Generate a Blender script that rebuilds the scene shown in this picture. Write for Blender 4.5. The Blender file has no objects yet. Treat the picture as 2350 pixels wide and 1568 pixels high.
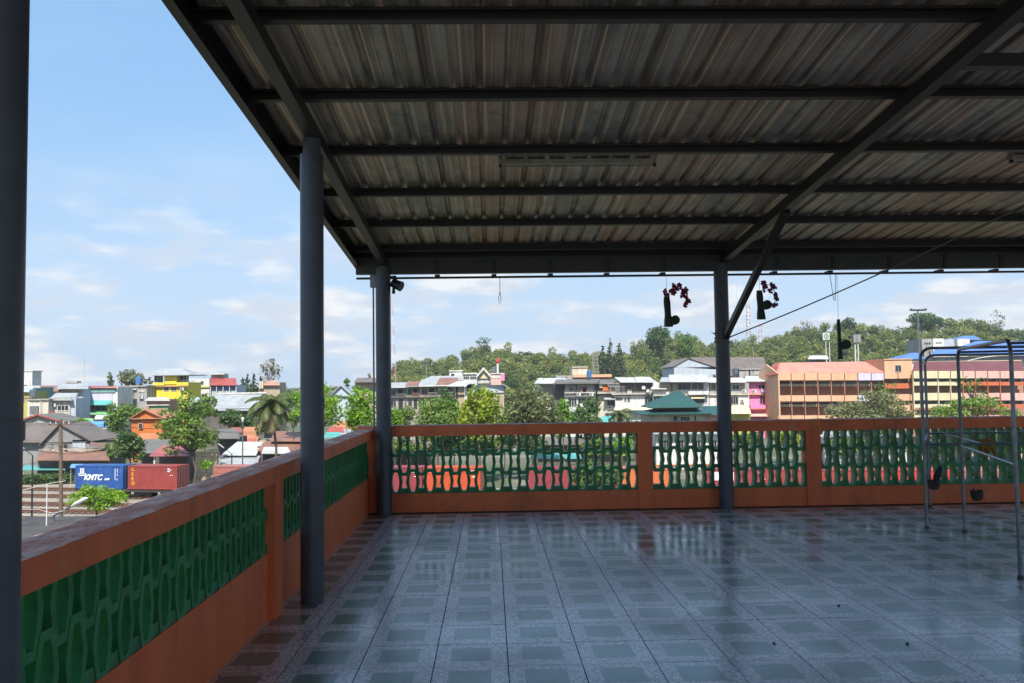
import bpy, math, random
import numpy as np
from mathutils import Matrix, Vector

random.seed(7)
rng = np.random.default_rng(11)
S = bpy.context.scene
COL = S.collection

# ------------------------------------------------------------------ camera
FPX, YAW, PITCH, ROLL, EYE = 1976.73, -0.0257028, 0.0517015, 0.0137737, 1.5003
def _rot():
    cy, sy = math.cos(YAW), math.sin(YAW); cp, sp = math.cos(PITCH), math.sin(PITCH); cr, sr = math.cos(ROLL), math.sin(ROLL)
    return (np.array([[cy, -sy, 0], [sy, cy, 0], [0, 0, 1]]) @ np.array([[1, 0, 0], [0, cp, -sp], [0, sp, cp]])
            @ np.array([[cr, 0, sr], [0, 1, 0], [-sr, 0, cr]]))
RM = _rot()
cam_d = bpy.data.cameras.new('camera'); cam = bpy.data.objects.new('camera', cam_d); COL.objects.link(cam)
cam_d.sensor_width = 36.0; cam_d.lens = FPX / 2350 * 36.0; cam_d.clip_end = 30000; cam_d.clip_start = 0.05
m4 = Matrix.Identity(4)
for i in range(3):
    m4[i][0] = RM[i][0]; m4[i][1] = RM[i][2]; m4[i][2] = -RM[i][1]
m4[2][3] = EYE
cam.matrix_world = m4
S.camera = cam
# ------------------------------------------------------------------ light
SUN_V = Vector((-0.012, -0.76, 1.0)).normalized()
EL = math.asin(SUN_V.z); AZ = math.atan2(SUN_V.x, SUN_V.y)
world = bpy.data.worlds.new("World"); S.world = world; world.use_nodes = True
S.view_settings.view_transform = 'Standard'; S.view_settings.look = 'None'
S.view_settings.exposure = 0.75; S.view_settings.gamma = 1.0; S.view_settings.use_curve_mapping = False
SKY_STRENGTH = 0.10
def build_world():
    nt = world.node_tree; N = nt.nodes; L = nt.links; N.clear()
    out = N.new('ShaderNodeOutputWorld'); bg = N.new('ShaderNodeBackground'); L.new(bg.outputs[0], out.inputs[0])
    bg.inputs[1].default_value = SKY_STRENGTH
    sky = N.new('ShaderNodeTexSky'); sky.sky_type = 'NISHITA'; sky.sun_disc = False
    sky.sun_elevation = EL; sky.sun_rotation = AZ; sky.air_density = 1.0; sky.dust_density = 1.2; sky.ozone_density = 1.4
    tc = N.new('ShaderNodeTexCoord')
    sep = N.new('ShaderNodeSeparateXYZ'); L.new(tc.outputs['Generated'], sep.inputs[0])
    def math_(op, a, b=None, clamp=False):
        n = N.new('ShaderNodeMath'); n.operation = op; n.use_clamp = clamp
        for i, v in enumerate((a, b)):
            if v is None: continue
            if isinstance(v, (int, float)): n.inputs[i].default_value = v
            else: L.new(v, n.inputs[i])
        return n.outputs[0]
    zc = math_('MAXIMUM', sep.outputs[2], 0.0)
    den = math_('ADD', zc, 0.30)
    u = math_('DIVIDE', sep.outputs[0], den); v = math_('DIVIDE', sep.outputs[1], den)
    comb = N.new('ShaderNodeCombineXYZ'); L.new(u, comb.inputs[0]); L.new(v, comb.inputs[1])
    L.new(math_('MULTIPLY', zc, 5.0), comb.inputs[2])
    def noise(scale, detail, rough, off, stretch=(1, 1, 1)):
        mp = N.new('ShaderNodeMapping'); mp.inputs['Location'].default_value = off; mp.inputs['Scale'].default_value = stretch
        L.new(comb.outputs[0], mp.inputs[0])
        n = N.new('ShaderNodeTexNoise'); n.inputs['Scale'].default_value = scale; n.inputs['Detail'].default_value = detail
        n.inputs['Roughness'].default_value = rough; L.new(mp.outputs[0], n.inputs[0]); return n.outputs[0]
    def ramp(val, a, b):
        r = N.new('ShaderNodeMapRange'); r.interpolation_type = 'SMOOTHSTEP'
        r.inputs[1].default_value = a; r.inputs[2].default_value = b; L.new(val, r.inputs[0]); return r.outputs[0]
    cum = ramp(noise(2.7, 9, 0.58, (5.2, 8.8, 0.7), (1, 1, 0.95)), 0.43, 0.61)       # low puffy cloud
    band = math_('MULTIPLY', ramp(sep.outputs[2], 0.27, 0.09), cum)
    veil = math_('MULTIPLY', ramp(noise(0.9, 5, 0.6, (1.0, 4.2, 0.4), (0.7, 1.4, 1)), 0.45, 0.8), 0.38)
    horizon = math_('MULTIPLY', ramp(sep.outputs[2], 0.34, -0.02), 0.8)
    def mix(fac, a, b):
        n = N.new('ShaderNodeMix'); n.data_type = 'RGBA'
        if isinstance(fac, (int, float)): n.inputs[0].default_value = fac
        else: L.new(fac, n.inputs[0])
        for i, c in ((6, a), (7, b)):
            if isinstance(c, tuple): n.inputs[i].default_value = c
            else: L.new(c, n.inputs[i])
        return n.outputs[2]
    k = 1 / SKY_STRENGTH
    def C(r, g, b): return (r * k, g * k, b * k, 1)
    base = mix(0.66, sky.outputs[0], C(0.205, 0.39, 0.63))
    c1 = mix(horizon, base, C(0.38, 0.465, 0.57))
    c2 = mix(veil, c1, C(0.43, 0.51, 0.62))
    shade = noise(5.0, 5, 0.55, (9.4, 8.6, 1.0), (1, 1, 1.0))
    ccol = mix(ramp(shade, 0.42, 0.62), C(0.43, 0.465, 0.525), C(0.62, 0.61, 0.595))
    c3 = mix(math_('MULTIPLY', band, 0.85), c2, ccol)
    L.new(c3, bg.inputs[0])
build_world()
sun_d = bpy.data.lights.new('sun', 'SUN'); sun = bpy.data.objects.new('sun', sun_d); COL.objects.link(sun)
sun_d.energy = 4.5; sun_d.angle = math.radians(0.53); sun_d.color = (1.0, 0.955, 0.88)
sun.rotation_euler = (-SUN_V).to_track_quat('-Z', 'Y').to_euler()
S.cycles.use_denoising = True
S.cycles.max_bounces = 6; S.cycles.diffuse_bounces = 4; S.cycles.glossy_bounces = 3; S.cycles.transparent_max_bounces = 8
S.cycles.caustics_reflective = False; S.cycles.caustics_refractive = False

# ------------------------------------------------------------------ helpers
def W(x, y, Y):
    """point of the place seen at picture spot (x, y) of the 2350 px wide view, at Y metres depth"""
    d = RM @ np.array([(x - 1175) / FPX, 1, (784 - y) / FPX]); t = Y / d[1]
    return Vector((d[0] * t, Y, EYE + d[2] * t))
def hitz(x, y, z):
    d = RM @ np.array([(x - 1175) / FPX, 1, (784 - y) / FPX]); t = (z - EYE) / d[2]
    return Vector((d[0] * t, d[1] * t, z))
def hitx(x, y, X):
    d = RM @ np.array([(x - 1175) / FPX, 1, (784 - y) / FPX]); t = X / d[0]
    return Vector((X, d[1] * t, EYE + d[2] * t))
G = -10.6                                   # street level below the terrace

class MB:
    def __init__(s): s.v = []; s.f = []
    def add(s, vs, fs):
        o = len(s.v); s.v += [tuple(p) for p in vs]; s.f += [tuple(i + o for i in f) for f in fs]; return s
    def box(s, x0, y0, z0, x1, y1, z1):
        if x0 > x1: x0, x1 = x1, x0
        if y0 > y1: y0, y1 = y1, y0
        if z0 > z1: z0, z1 = z1, z0
        return s.add([(x0, y0, z0), (x1, y0, z0), (x1, y1, z0), (x0, y1, z0), (x0, y0, z1), (x1, y0, z1), (x1, y1, z1), (x0, y1, z1)],
                     [(0, 3, 2, 1), (4, 5, 6, 7), (0, 1, 5, 4), (1, 2, 6, 5), (2, 3, 7, 6), (3, 0, 4, 7)])
    def hexa(s, b, t):
        """8-corner block from a bottom quad and a top quad (both counter-clockwise from above)"""
        return s.add(list(b) + list(t), [(0, 3, 2, 1), (4, 5, 6, 7), (0, 1, 5, 4), (1, 2, 6, 5), (2, 3, 7, 6), (3, 0, 4, 7)])
    def slab(s, q, th):
        """plate of thickness th under the quad q (top side, counter-clockwise from above)"""
        return s.hexa([(p[0], p[1], p[2] - th) for p in q], q)
    def tube(s, p0, p1, r0, r1=None, n=10, caps=True):
        r1 = r0 if r1 is None else r1
        p0 = Vector(p0); p1 = Vector(p1); d = (p1 - p0).normalized()
        a = d.orthogonal().normalized(); b = d.cross(a)
        vs = []
        for p, r in ((p0, r0), (p1, r1)):
            for i in range(n):
                t = 2 * math.pi * i / n; vs.append(p + a * (r * math.cos(t)) + b * (r * math.sin(t)))
        fs = [(i, (i + 1) % n, n + (i + 1) % n, n + i) for i in range(n)]
        if caps: fs += [tuple(range(n - 1, -1, -1)), tuple(range(n, 2 * n))]
        return s.add(vs, fs)
    def path(s, pts, r, n=8):
        pts = [Vector(p) for p in pts]; vs = []; k = len(pts); prev = None
        rr = r if isinstance(r, (list, tuple)) else [r] * k
        for i, p in enumerate(pts):
            d = (pts[min(i + 1, k - 1)] - pts[max(i - 1, 0)]).normalized()
            a = d.orthogonal().normalized() if prev is None else (prev - d * prev.dot(d)).normalized()
            prev = a; b = d.cross(a)
            for j in range(n):
                t = 2 * math.pi * j / n; vs.append(p + a * (rr[i] * math.cos(t)) + b * (rr[i] * math.sin(t)))
        fs = []
        for i in range(k - 1):
            for j in range(n): fs.append((i * n + j, i * n + (j + 1) % n, (i + 1) * n + (j + 1) % n, (i + 1) * n + j))
        fs += [tuple(range(n - 1, -1, -1)), tuple(range((k - 1) * n, k * n))]
        return s.add(vs, fs)
    def sweep(s, prof, a, b, up=Vector((0, 0, 1)), close=True):
        """profile [(side, height)] swept from a to b"""
        a = Vector(a); b = Vector(b); d = (b - a).normalized(); sd = d.cross(up).normalized(); u = sd.cross(d).normalized()
        n = len(prof); vs = [p + sd * q[0] + u * q[1] for p in (a, b) for q in prof]
        fs = [(i, (i + 1) % n, n + (i + 1) % n, n + i) for i in range(n if close else n - 1)]
        if close: fs += [tuple(range(n - 1, -1, -1)), tuple(range(n, 2 * n))]
        return s.add(vs, fs)
    def mesh(s, name):
        me = bpy.data.meshes.new(name); me.from_pydata(s.v, [], s.f); me.update(); return me
    def build(s, name, mat, parent=None, smooth=False, kind=None, **kw):
        me = s.mesh(name); me.materials.append(mat)
        if smooth:
            me.polygons.foreach_set('use_smooth', [True] * len(me.polygons))
            try: me.set_sharp_from_angle(angle=math.radians(40))
            except Exception: pass
        return link(name, me, parent, kind, **kw)
def link(name, me, parent=None, kind=None, loc=None, rot=None, **kw):
    o = bpy.data.objects.new(name, me); COL.objects.link(o)
    if parent is not None:
        o.parent = parent
        if loc is None and parent.get('_base') is not None and parent.type == 'EMPTY': o.location = -Vector(parent.location)
    if loc is not None: o.location = loc
    if rot is not None: o.rotation_euler = rot
    if kind: o['kind'] = kind
    for k, v in kw.items(): o[k] = v
    return o
def thing(name, label, cat, loc=(0, 0, 0), group=None):
    """Empty at the base of a thing; its parts are modelled in world space"""
    o = bpy.data.objects.new(name, None); COL.objects.link(o); o.location = loc; o.empty_display_size = 0.2
    o['_base'] = 1; o['label'] = label; o['category'] = cat
    if group: o['group'] = group
    return o
def tag(o, label, cat, group=None):
    o['label'] = label; o['category'] = cat
    if group: o['group'] = group
    return o
def copy_tree(o, parent=None):
    c = o.copy(); COL.objects.link(c); c.parent = parent
    for ch in list(o.children): copy_tree(ch, c)
    return c

# ------------------------------------------------------------------ materials
def mat(name, c, rough=0.7, metal=0.0, c2=None, scale=3.0, detail=4, lo=0.4, hi=0.65, stretch=(1, 1, 1), bump=0.0, bscale=40, spec=0.5, c3=None, scale3=1.0, lo3=0.5, hi3=0.7, coat=0.0, rand=0.0):
    m = bpy.data.materials.new(name); m.use_nodes = True
    nt = m.node_tree; N = nt.nodes; L = nt.links; b = N['Principled BSDF']
    b.inputs['Roughness'].default_value = rough; b.inputs['Metallic'].default_value = metal
    b.inputs['Specular IOR Level'].default_value = spec
    if coat: b.inputs['Coat Weight'].default_value = coat; b.inputs['Coat Roughness'].default_value = 0.08
    b.inputs['Base Color'].default_value = (*c, 1)
    tc = N.new('ShaderNodeTexCoord'); mp = N.new('ShaderNodeMapping'); mp.inputs['Scale'].default_value = stretch
    L.new(tc.outputs['Object'], mp.inputs[0])
    cur = None
    def layer(prev, col, sc, l, h, vec):
        n = N.new('ShaderNodeTexNoise'); n.inputs['Scale'].default_value = sc; n.inputs['Detail'].default_value = detail
        n.inputs['Roughness'].default_value = 0.62; L.new(vec, n.inputs[0])
        r = N.new('ShaderNodeMapRange'); r.inputs[1].default_value = l; r.inputs[2].default_value = h; L.new(n.outputs[0], r.inputs[0])
        x = N.new('ShaderNodeMix'); x.data_type = 'RGBA'; L.new(r.outputs[0], x.inputs[0])
        if prev is None: x.inputs[6].default_value = (*c, 1)
        else: L.new(prev, x.inputs[6])
        x.inputs[7].default_value = (*col, 1); return x.outputs[2]
    if c2 is not None: cur = layer(None, c2, scale, lo, hi, mp.outputs[0])
    if c3 is not None: cur = layer(cur, c3, scale3, lo3, hi3, tc.outputs['Object'])
    if rand:
        oi = N.new('ShaderNodeObjectInfo'); r = N.new('ShaderNodeMapRange'); r.inputs[3].default_value = 1 - rand; r.inputs[4].default_value = 1 + rand
        L.new(oi.outputs['Random'], r.inputs[0])
        x = N.new('ShaderNodeMix'); x.data_type = 'RGBA'; x.blend_type = 'MULTIPLY'; x.inputs[0].default_value = 1
        if cur is None: x.inputs[6].default_value = (*c, 1)
        else: L.new(cur, x.inputs[6])
        L.new(r.outputs[0], x.inputs[7]); cur = x.outputs[2]
    if cur is not None: L.new(cur, b.inputs['Base Color'])
    if bump:
        n = N.new('ShaderNodeTexNoise'); n.inputs['Scale'].default_value = bscale; n.inputs['Detail'].default_value = 5; L.new(mp.outputs[0], n.inputs[0])
        bp = N.new('ShaderNodeBump'); bp.inputs['Strength'].default_value = bump; bp.inputs['Distance'].default_value = 0.02
        L.new(n.outputs[0], bp.inputs['Height']); L.new(bp.outputs[0], b.inputs['Normal'])
    return m
def wall_mat(name, c, stain=0.35, rough=0.85):
    """painted or rendered wall with rain streaks"""
    d = tuple(v * (1 - stain) * k for v, k in zip(c, (0.98, 0.94, 0.88)))
    return mat(name, c, rough, c2=d, scale=0.9, lo=0.46, hi=0.72, stretch=(1.6, 1.6, 0.28), c3=tuple(v * (1 - stain * 0.6) for v in c), scale3=0.35, lo3=0.5, hi3=0.7)
def sheet_mat(name, c, c2=None, period=0.25, axis='X', rough=0.55, metal=0.0, strength=0.6):
    """corrugated roof sheeting far away: ribs as fine relief"""
    m = mat(name, c, rough, metal, c2=c2 or tuple(v * 0.72 for v in c), scale=0.55, lo=0.42, hi=0.68, stretch=(1, 0.5, 1))
    nt = m.node_tree; N = nt.nodes; L = nt.links
    w = N.new('ShaderNodeTexWave'); w.wave_type = 'BANDS'; w.bands_direction = axis; w.inputs['Scale'].default_value = 0.314 / period
    tc = N.new('ShaderNodeTexCoord'); L.new(tc.outputs['Object'], w.inputs[0])
    bp = N.new('ShaderNodeBump'); bp.inputs['Strength'].default_value = strength; bp.inputs['Distance'].default_value = 0.05
    L.new(w.outputs['Fac'], bp.inputs['Height']); L.new(bp.outputs[0], N['Principled BSDF'].inputs['Normal'])
    return m
def leaf_mat(name, c, c2, scale=0.35, trans=0.35):
    m = bpy.data.materials.new(name); m.use_nodes = True
    nt = m.node_tree; N = nt.nodes; L = nt.links; b = N['Principled BSDF']; b.inputs['Roughness'].default_value = 0.5
    b.inputs['Specular IOR Level'].default_value = 0.35
    geo = N.new('ShaderNodeNewGeometry'); tc = N.new('ShaderNodeTexCoord')
    n = N.new('ShaderNodeTexNoise'); n.inputs['Scale'].default_value = scale; n.inputs['Detail'].default_value = 3; L.new(tc.outputs['Object'], n.inputs[0])
    at = N.new('ShaderNodeAttribute'); at.attribute_name = 'tint'
    a1 = N.new('ShaderNodeMath'); a1.operation = 'MULTIPLY_ADD'; a1.inputs[1].default_value = 0.55; a1.inputs[2].default_value = -0.28; L.new(geo.outputs['Random Per Island'], a1.inputs[0])
    a2 = N.new('ShaderNodeMath'); a2.operation = 'ADD'; L.new(n.outputs[0], a2.inputs[0]); L.new(a1.outputs[0], a2.inputs[1])
    a3 = N.new('ShaderNodeMath'); a3.operation = 'ADD'; L.new(a2.outputs[0], a3.inputs[0]); L.new(at.outputs['Fac'], a3.inputs[1])
    r = N.new('ShaderNodeMapRange'); r.inputs[1].default_value = 0.2; r.inputs[2].default_value = 0.8; L.new(a3.outputs[0], r.inputs[0])
    x = N.new('ShaderNodeMix'); x.data_type = 'RGBA'; L.new(r.outputs[0], x.inputs[0]); x.inputs[6].default_value = (*c, 1); x.inputs[7].default_value = (*c2, 1)
    L.new(x.outputs[2], b.inputs['Base Color'])
    t = N.new('ShaderNodeBsdfTranslucent'); L.new(x.outputs[2], t.inputs[0])
    mx = N.new('ShaderNodeMixShader'); mx.inputs[0].default_value = trans; L.new(b.outputs[0], mx.inputs[1]); L.new(t.outputs[0], mx.inputs[2])
    L.new(mx.outputs[0], N['Material Output'].inputs[0])
    return m

M = {}
M['steel'] = mat('grey_blue_steel_paint', (0.062, 0.075, 0.098), 0.42, c2=(0.048, 0.056, 0.072), scale=5, c3=(0.085, 0.07, 0.06), scale3=7, lo3=.63, hi3=.75, bump=0.12, bscale=30)
M['eave'] = mat('dark_grey_eave_paint', (0.035, 0.037, 0.042), 0.5, c2=(0.05, 0.042, 0.036), scale=4)
M['beam'] = mat('dark_steel_paint', (0.014, 0.015, 0.018), 0.5, c2=(0.027, 0.021, 0.018), scale=4, lo=0.5, hi=0.75)
M['orange'] = mat('orange_wall_paint', (0.78, 0.180, 0.056), 0.62, c2=(0.63, 0.142, 0.05), scale=3.2, lo=.42, hi=.7, stretch=(1.5, 1.5, 0.22), c3=(0.66, 0.27, 0.14), scale3=4.5, lo3=0.60, hi3=0.74, bump=0.3, bscale=26)
def grime_and_streaks(m, col, scale, lo, hi, stretch=(1, 1, 1), amt=1.0):
    """one more layer of dirt patches or plain streaks over a finished colour"""
    nt = m.node_tree; N = nt.nodes; L = nt.links; b = N['Principled BSDF']; base = b.inputs['Base Color'].links[0].from_socket
    tc = N.new('ShaderNodeTexCoord'); mp = N.new('ShaderNodeMapping'); mp.inputs['Scale'].default_value = stretch; L.new(tc.outputs['Object'], mp.inputs[0])
    n = N.new('ShaderNodeTexNoise'); n.inputs['Scale'].default_value = scale; n.inputs['Detail'].default_value = 7; n.inputs['Roughness'].default_value = .68; L.new(mp.outputs[0], n.inputs[0])
    r = N.new('ShaderNodeMapRange'); r.inputs[1].default_value = lo; r.inputs[2].default_value = hi; r.inputs[4].default_value = amt; L.new(n.outputs[0], r.inputs[0])
    x = N.new('ShaderNodeMix'); x.data_type = 'RGBA'; L.new(r.outputs[0], x.inputs[0]); L.new(base, x.inputs[6]); x.inputs[7].default_value = (*col, 1)
    L.new(x.outputs[2], b.inputs['Base Color']); return m
grime_and_streaks(M['orange'], (0.16, 0.075, 0.05), 1.3, .58, .78, (1, 1, .6), .75)
M['cap_old'] = mat('weathered_coping_paint', (0.50, 0.20, 0.14), 0.8, c2=(0.66, 0.43, 0.36), scale=5.5, lo=0.44, hi=0.62, stretch=(1.4, 0.55, 1.4), c3=(0.15, 0.07, 0.05), scale3=9.0, lo3=0.58, hi3=0.68, bump=0.6, bscale=18)
M['green'] = mat('green_block_paint', (0.028, 0.225, 0.066), 0.45, c2=(0.02, 0.16, 0.05), scale=6, rand=0.15, bump=0.06, bscale=50)
grime_and_streaks(M['green'], (0.02, 0.06, 0.03), 3.0, .55, .75, amt=.8)
M['grout'] = mat('dirty_grout', (0.07, 0.055, 0.048), 0.9, c2=(0.025, 0.022, 0.02), scale=3)
M['concrete'] = mat('raw_concrete', (0.30, 0.29, 0.27), 0.9, c2=(0.2, 0.19, 0.18), scale=1.2)
M['tube'] = mat('galvanised_tube', (0.20, 0.22, 0.25), 0.38, 0.55, c2=(0.13, 0.14, 0.15), scale=9)
M['white_enamel'] = mat('old_white_enamel', (0.36, 0.34, 0.26), 0.5, c2=(0.22, 0.19, 0.13), scale=8)
M['black'] = mat('black_plastic', (0.015, 0.015, 0.017), 0.45)
M['rope'] = mat('hemp_rope', (0.20, 0.155, 0.11), 0.9)
M['glass'] = mat('dark_window_glass', (0.025, 0.03, 0.035), 0.08)
M['dark'] = mat('gap_shade', (0.02, 0.02, 0.022), 0.8)  # near black, the shade inside building gaps put into a colour

def roof_sheet_mat():
    m = mat('galvanised_roof_sheet', (0.54, 0.50, 0.46), 0.40, 0.5, c2=(0.33, 0.25, 0.20), scale=2.4, lo=0.42, hi=0.62, stretch=(5.0, 0.12, 1.0), c3=(0.24, 0.24, 0.235), scale3=2.2, lo3=0.45, hi3=0.62, rand=0.16)
    nt = m.node_tree; N = nt.nodes; L = nt.links; b = N['Principled BSDF']
    base = b.inputs['Base Color'].links[0].from_socket
    # sheets differ: some have an old coppery wash
    oi = N.new('ShaderNodeObjectInfo'); r = N.new('ShaderNodeMapRange'); r.inputs[1].default_value = 0.25; r.inputs[2].default_value = 1.0; r.inputs[4].default_value = 0.8
    L.new(oi.outputs['Random'], r.inputs[0])
    x = N.new('ShaderNodeMix'); x.data_type = 'RGBA'; L.new(r.outputs[0], x.inputs[0]); L.new(base, x.inputs[6]); x.inputs[7].default_value = (0.36, 0.20, 0.135, 1)
    L.new(x.outputs[2], b.inputs['Base Color'])
    n = N.new('ShaderNodeTexNoise'); n.inputs['Scale'].default_value = 6; n.inputs['Detail'].default_value = 4
    tc = N.new('ShaderNodeTexCoord'); L.new(tc.outputs['Object'], n.inputs[0])
    grime_and_streaks(m, (0.78, 0.56, 0.45), 1.0, .56, .61, (20, .12, 1), .85); grime_and_streaks(m, (0.13, 0.12, 0.12), 1.0, .57, .63, (34, .16, 1), .75); grime_and_streaks(m, (0.70, 0.68, 0.62), 2.2, .58, .72, (1, 1, 1), .45)  # pale coppery streaks, dark streaks and pale patches from stretched noise
    r2 = N.new('ShaderNodeMapRange'); r2.inputs[3].default_value = 0.30; r2.inputs[4].default_value = 0.62; L.new(n.outputs[0], r2.inputs[0]); L.new(r2.outputs[0], b.inputs['Roughness'])
    return m
M['sheet'] = roof_sheet_mat()

def tile_mat():
    m = bpy.data.materials.new('patterned_floor_tile'); m.use_nodes = True
    nt = m.node_tree; N = nt.nodes; L = nt.links; b = N['Principled BSDF']
    tc = N.new('ShaderNodeTexCoord'); sp = N.new('ShaderNodeSeparateXYZ'); L.new(tc.outputs['Object'], sp.inputs[0])
    def mm(op, a, v, clamp=False):
        n = N.new('ShaderNodeMath'); n.operation = op; n.use_clamp = clamp
        if isinstance(a, (int, float)): n.inputs[0].default_value = a
        else: L.new(a, n.inputs[0])
        if isinstance(v, (int, float)): n.inputs[1].default_value = v
        elif v is not None: L.new(v, n.inputs[1])
        return n.outputs[0]
    ax = mm('ABSOLUTE', mm('ADD', sp.outputs[0], 0.004), None); ay = mm('ABSOLUTE', mm('ADD', sp.outputs[1], -0.012), None)
    inner = mm('MULTIPLY', mm('LESS_THAN', ax, 0.112), mm('LESS_THAN', ay, 0.118))
    oi = N.new('ShaderNodeObjectInfo')
    geo = N.new('ShaderNodeNewGeometry')
    vo = N.new('ShaderNodeTexVoronoi'); vo.feature = 'DISTANCE_TO_EDGE'; vo.inputs['Scale'].default_value = 26; L.new(geo.outputs['Position'], vo.inputs[0])
    vr = N.new('ShaderNodeMapRange'); vr.inputs[1].default_value = 0.02; vr.inputs[2].default_value = 0.16; L.new(vo.outputs[0], vr.inputs[0])
    n1 = N.new('ShaderNodeTexNoise'); n1.inputs['Scale'].default_value = 13; n1.inputs['Detail'].default_value = 4; L.new(geo.outputs['Position'], n1.inputs[0])
    def mix(f, a, c):
        x = N.new('ShaderNodeMix'); x.data_type = 'RGBA'; L.new(f, x.inputs[0])
        for i, q in ((6, a), (7, c)):
            if isinstance(q, tuple): x.inputs[i].default_value = (*q, 1)
            else: L.new(q, x.inputs[i])
        return x.outputs[2]
    bord = mix(vr.outputs[0], (0.36, 0.32, 0.36), mix(n1.outputs[0], (0.64, 0.56, 0.57), (0.82, 0.74, 0.75)))
    mp = N.new('ShaderNodeMapping'); mp.inputs['Scale'].default_value = (9, 38, 1); mp.inputs['Rotation'].default_value = (0, 0, 0.4); L.new(geo.outputs['Position'], mp.inputs[0])
    n2 = N.new('ShaderNodeTexNoise'); n2.inputs['Scale'].default_value = 1.0; n2.inputs['Detail'].default_value = 4; L.new(mp.outputs[0], n2.inputs[0])
    cen = mix(n2.outputs[0], (0.13, 0.18, 0.145), (0.25, 0.31, 0.265))
    col = mix(inner, bord, cen)
    n3 = N.new('ShaderNodeTexNoise'); n3.inputs['Scale'].default_value = 0.8; n3.inputs['Detail'].default_value = 5; L.new(geo.outputs['Position'], n3.inputs[0])
    r3 = N.new('ShaderNodeMapRange'); r3.inputs[1].default_value = 0.45; r3.inputs[2].default_value = 0.75; r3.inputs[3].default_value = 1.04; r3.inputs[4].default_value = 0.66; L.new(n3.outputs[0], r3.inputs[0])
    rr = N.new('ShaderNodeMapRange'); rr.inputs[3].default_value = 0.84; rr.inputs[4].default_value = 1.1; L.new(oi.outputs['Random'], rr.inputs[0])
    k = mm('MULTIPLY', r3.outputs[0], rr.outputs[0])
    x = N.new('ShaderNodeMix'); x.data_type = 'RGBA'; x.blend_type = 'MULTIPLY'; x.inputs[0].default_value = 1; L.new(col, x.inputs[6]); L.new(k, x.inputs[7])
    L.new(x.outputs[2], b.inputs['Base Color'])
    r4 = N.new('ShaderNodeMapRange'); r4.inputs[1].default_value = 0.35; r4.inputs[2].default_value = 0.7; r4.inputs[3].default_value = 0.14; r4.inputs[4].default_value = 0.36; L.new(n3.outputs[0], r4.inputs[0])
    L.new(r4.outputs[0], b.inputs['Roughness']); b.inputs['Specular IOR Level'].default_value = 0.5
    bp = N.new('ShaderNodeBump'); bp.inputs['Strength'].default_value = 0.05; bp.inputs['Distance'].default_value = 0.01
    L.new(n1.outputs[0], bp.inputs['Height']); L.new(bp.outputs[0], b.inputs['Normal'])
    return m
M['tile'] = tile_mat()

exec_parts = []
# ================================================================== SETTING: ground, hill, rail yard
def ground():
    m = mat('town_ground', (0.125, 0.115, 0.08), 0.95, c2=(0.065, 0.085, 0.035), scale=0.03, lo=0.38, hi=0.54, c3=(0.20, 0.175, 0.14), scale3=0.09, lo3=0.55, hi3=0.66)
    MB().add([(-9000, -3000, G), (9000, -3000, G), (9000, 14000, G), (-9000, 14000, G)], [(0, 1, 2, 3)]).build('ground', m, kind='structure')
    # rail yard bed of ballast, one sheet just above the ground
    U = Vector((0.9745, -0.2243, 0)); Nn = Vector((0.2243, 0.9745, 0)); P0 = Vector((-47.9, 99.5 + 1.25, 0))
    bed = mat('ballast_bed', (0.30, 0.255, 0.20), 0.95, c2=(0.19, 0.15, 0.11), scale=0.5, stretch=(0.25, 1.6, 1), lo=0.4, hi=0.62, c3=(0.36, 0.33, 0.28), scale3=2.5, lo3=0.52, hi3=0.7, bump=0.4, bscale=6)
    q = [P0 + U * s + Nn * t for s, t in ((-120, -24), (190, -24), (190, 13), (-120, 13))]
    MB().add([(p.x, p.y, G + 0.02) for p in q], [(0, 1, 2, 3)]).build('rail_yard', bed, kind='structure')
    return U, Nn, P0
TU, TN, TP = ground()
TANG = math.atan2(TU.y, TU.x)
def track_s(x, t=-1.22):
    """distance along the train track where picture column x meets the plane offset t from its centre line"""
    d = RM @ np.array([(x - 1175) / FPX, 1, 0.0]); d = Vector((d[0], d[1], 0))
    o = TP + TN * t
    # solve d*k = o + U*s
    det = d.x * (-TU.y) + d.y * TU.x
    k = (o.x * (-TU.y) + o.y * TU.x) / det
    p = d * k; return (p - o).dot(TU)

def tracks():
    rail_m = mat('rusty_rail', (0.16, 0.075, 0.045), 0.5, 0.3); slm = mat('old_sleeper', (0.15, 0.125, 0.10), 0.95)
    names = [(0.0, 'railway track under the parked container train'), (-6.3, 'empty railway track just in front of the container train'), (-11.0, 'second empty railway track in front of the train'), (-15.8, 'empty railway track nearest to the terrace'), (6.2, 'railway track behind the container train')]
    for t, lab in names:
        o = thing('railway_track', lab, 'railway track', TP + TN * t + Vector((0, 0, G)), 'parallel tracks of the rail yard')
        for sgn in (-0.55, 0.55):
            a = TP + TN * (t + sgn) + TU * -110 + Vector((0, 0, G + 0.16)); b = a + TU * 280
            MB().sweep([(-0.06, 0), (0.06, 0), (0.02, 0.03), (0.02, 0.10), (0.04, 0.12), (0.04, 0.15), (-0.04, 0.15), (-0.04, 0.12), (-0.02, 0.10), (-0.02, 0.03)], a, b).build('rail', rail_m, o)
        sl = MB(); s = -110
        while s < 170:
            c = TP + TN * t + TU * s; h = TU * 0.12; w = TN * 1.0; z0, z1 = G + 0.024, G + 0.16
            q = [c - h - w, c + h - w, c + h + w, c - h + w]
            sl.hexa([(p.x, p.y, z0) for p in q], [(p.x, p.y, z1) for p in q]); s += 0.7
        sl.build('sleeper', slm, o, kind='stuff')
tracks()
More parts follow.
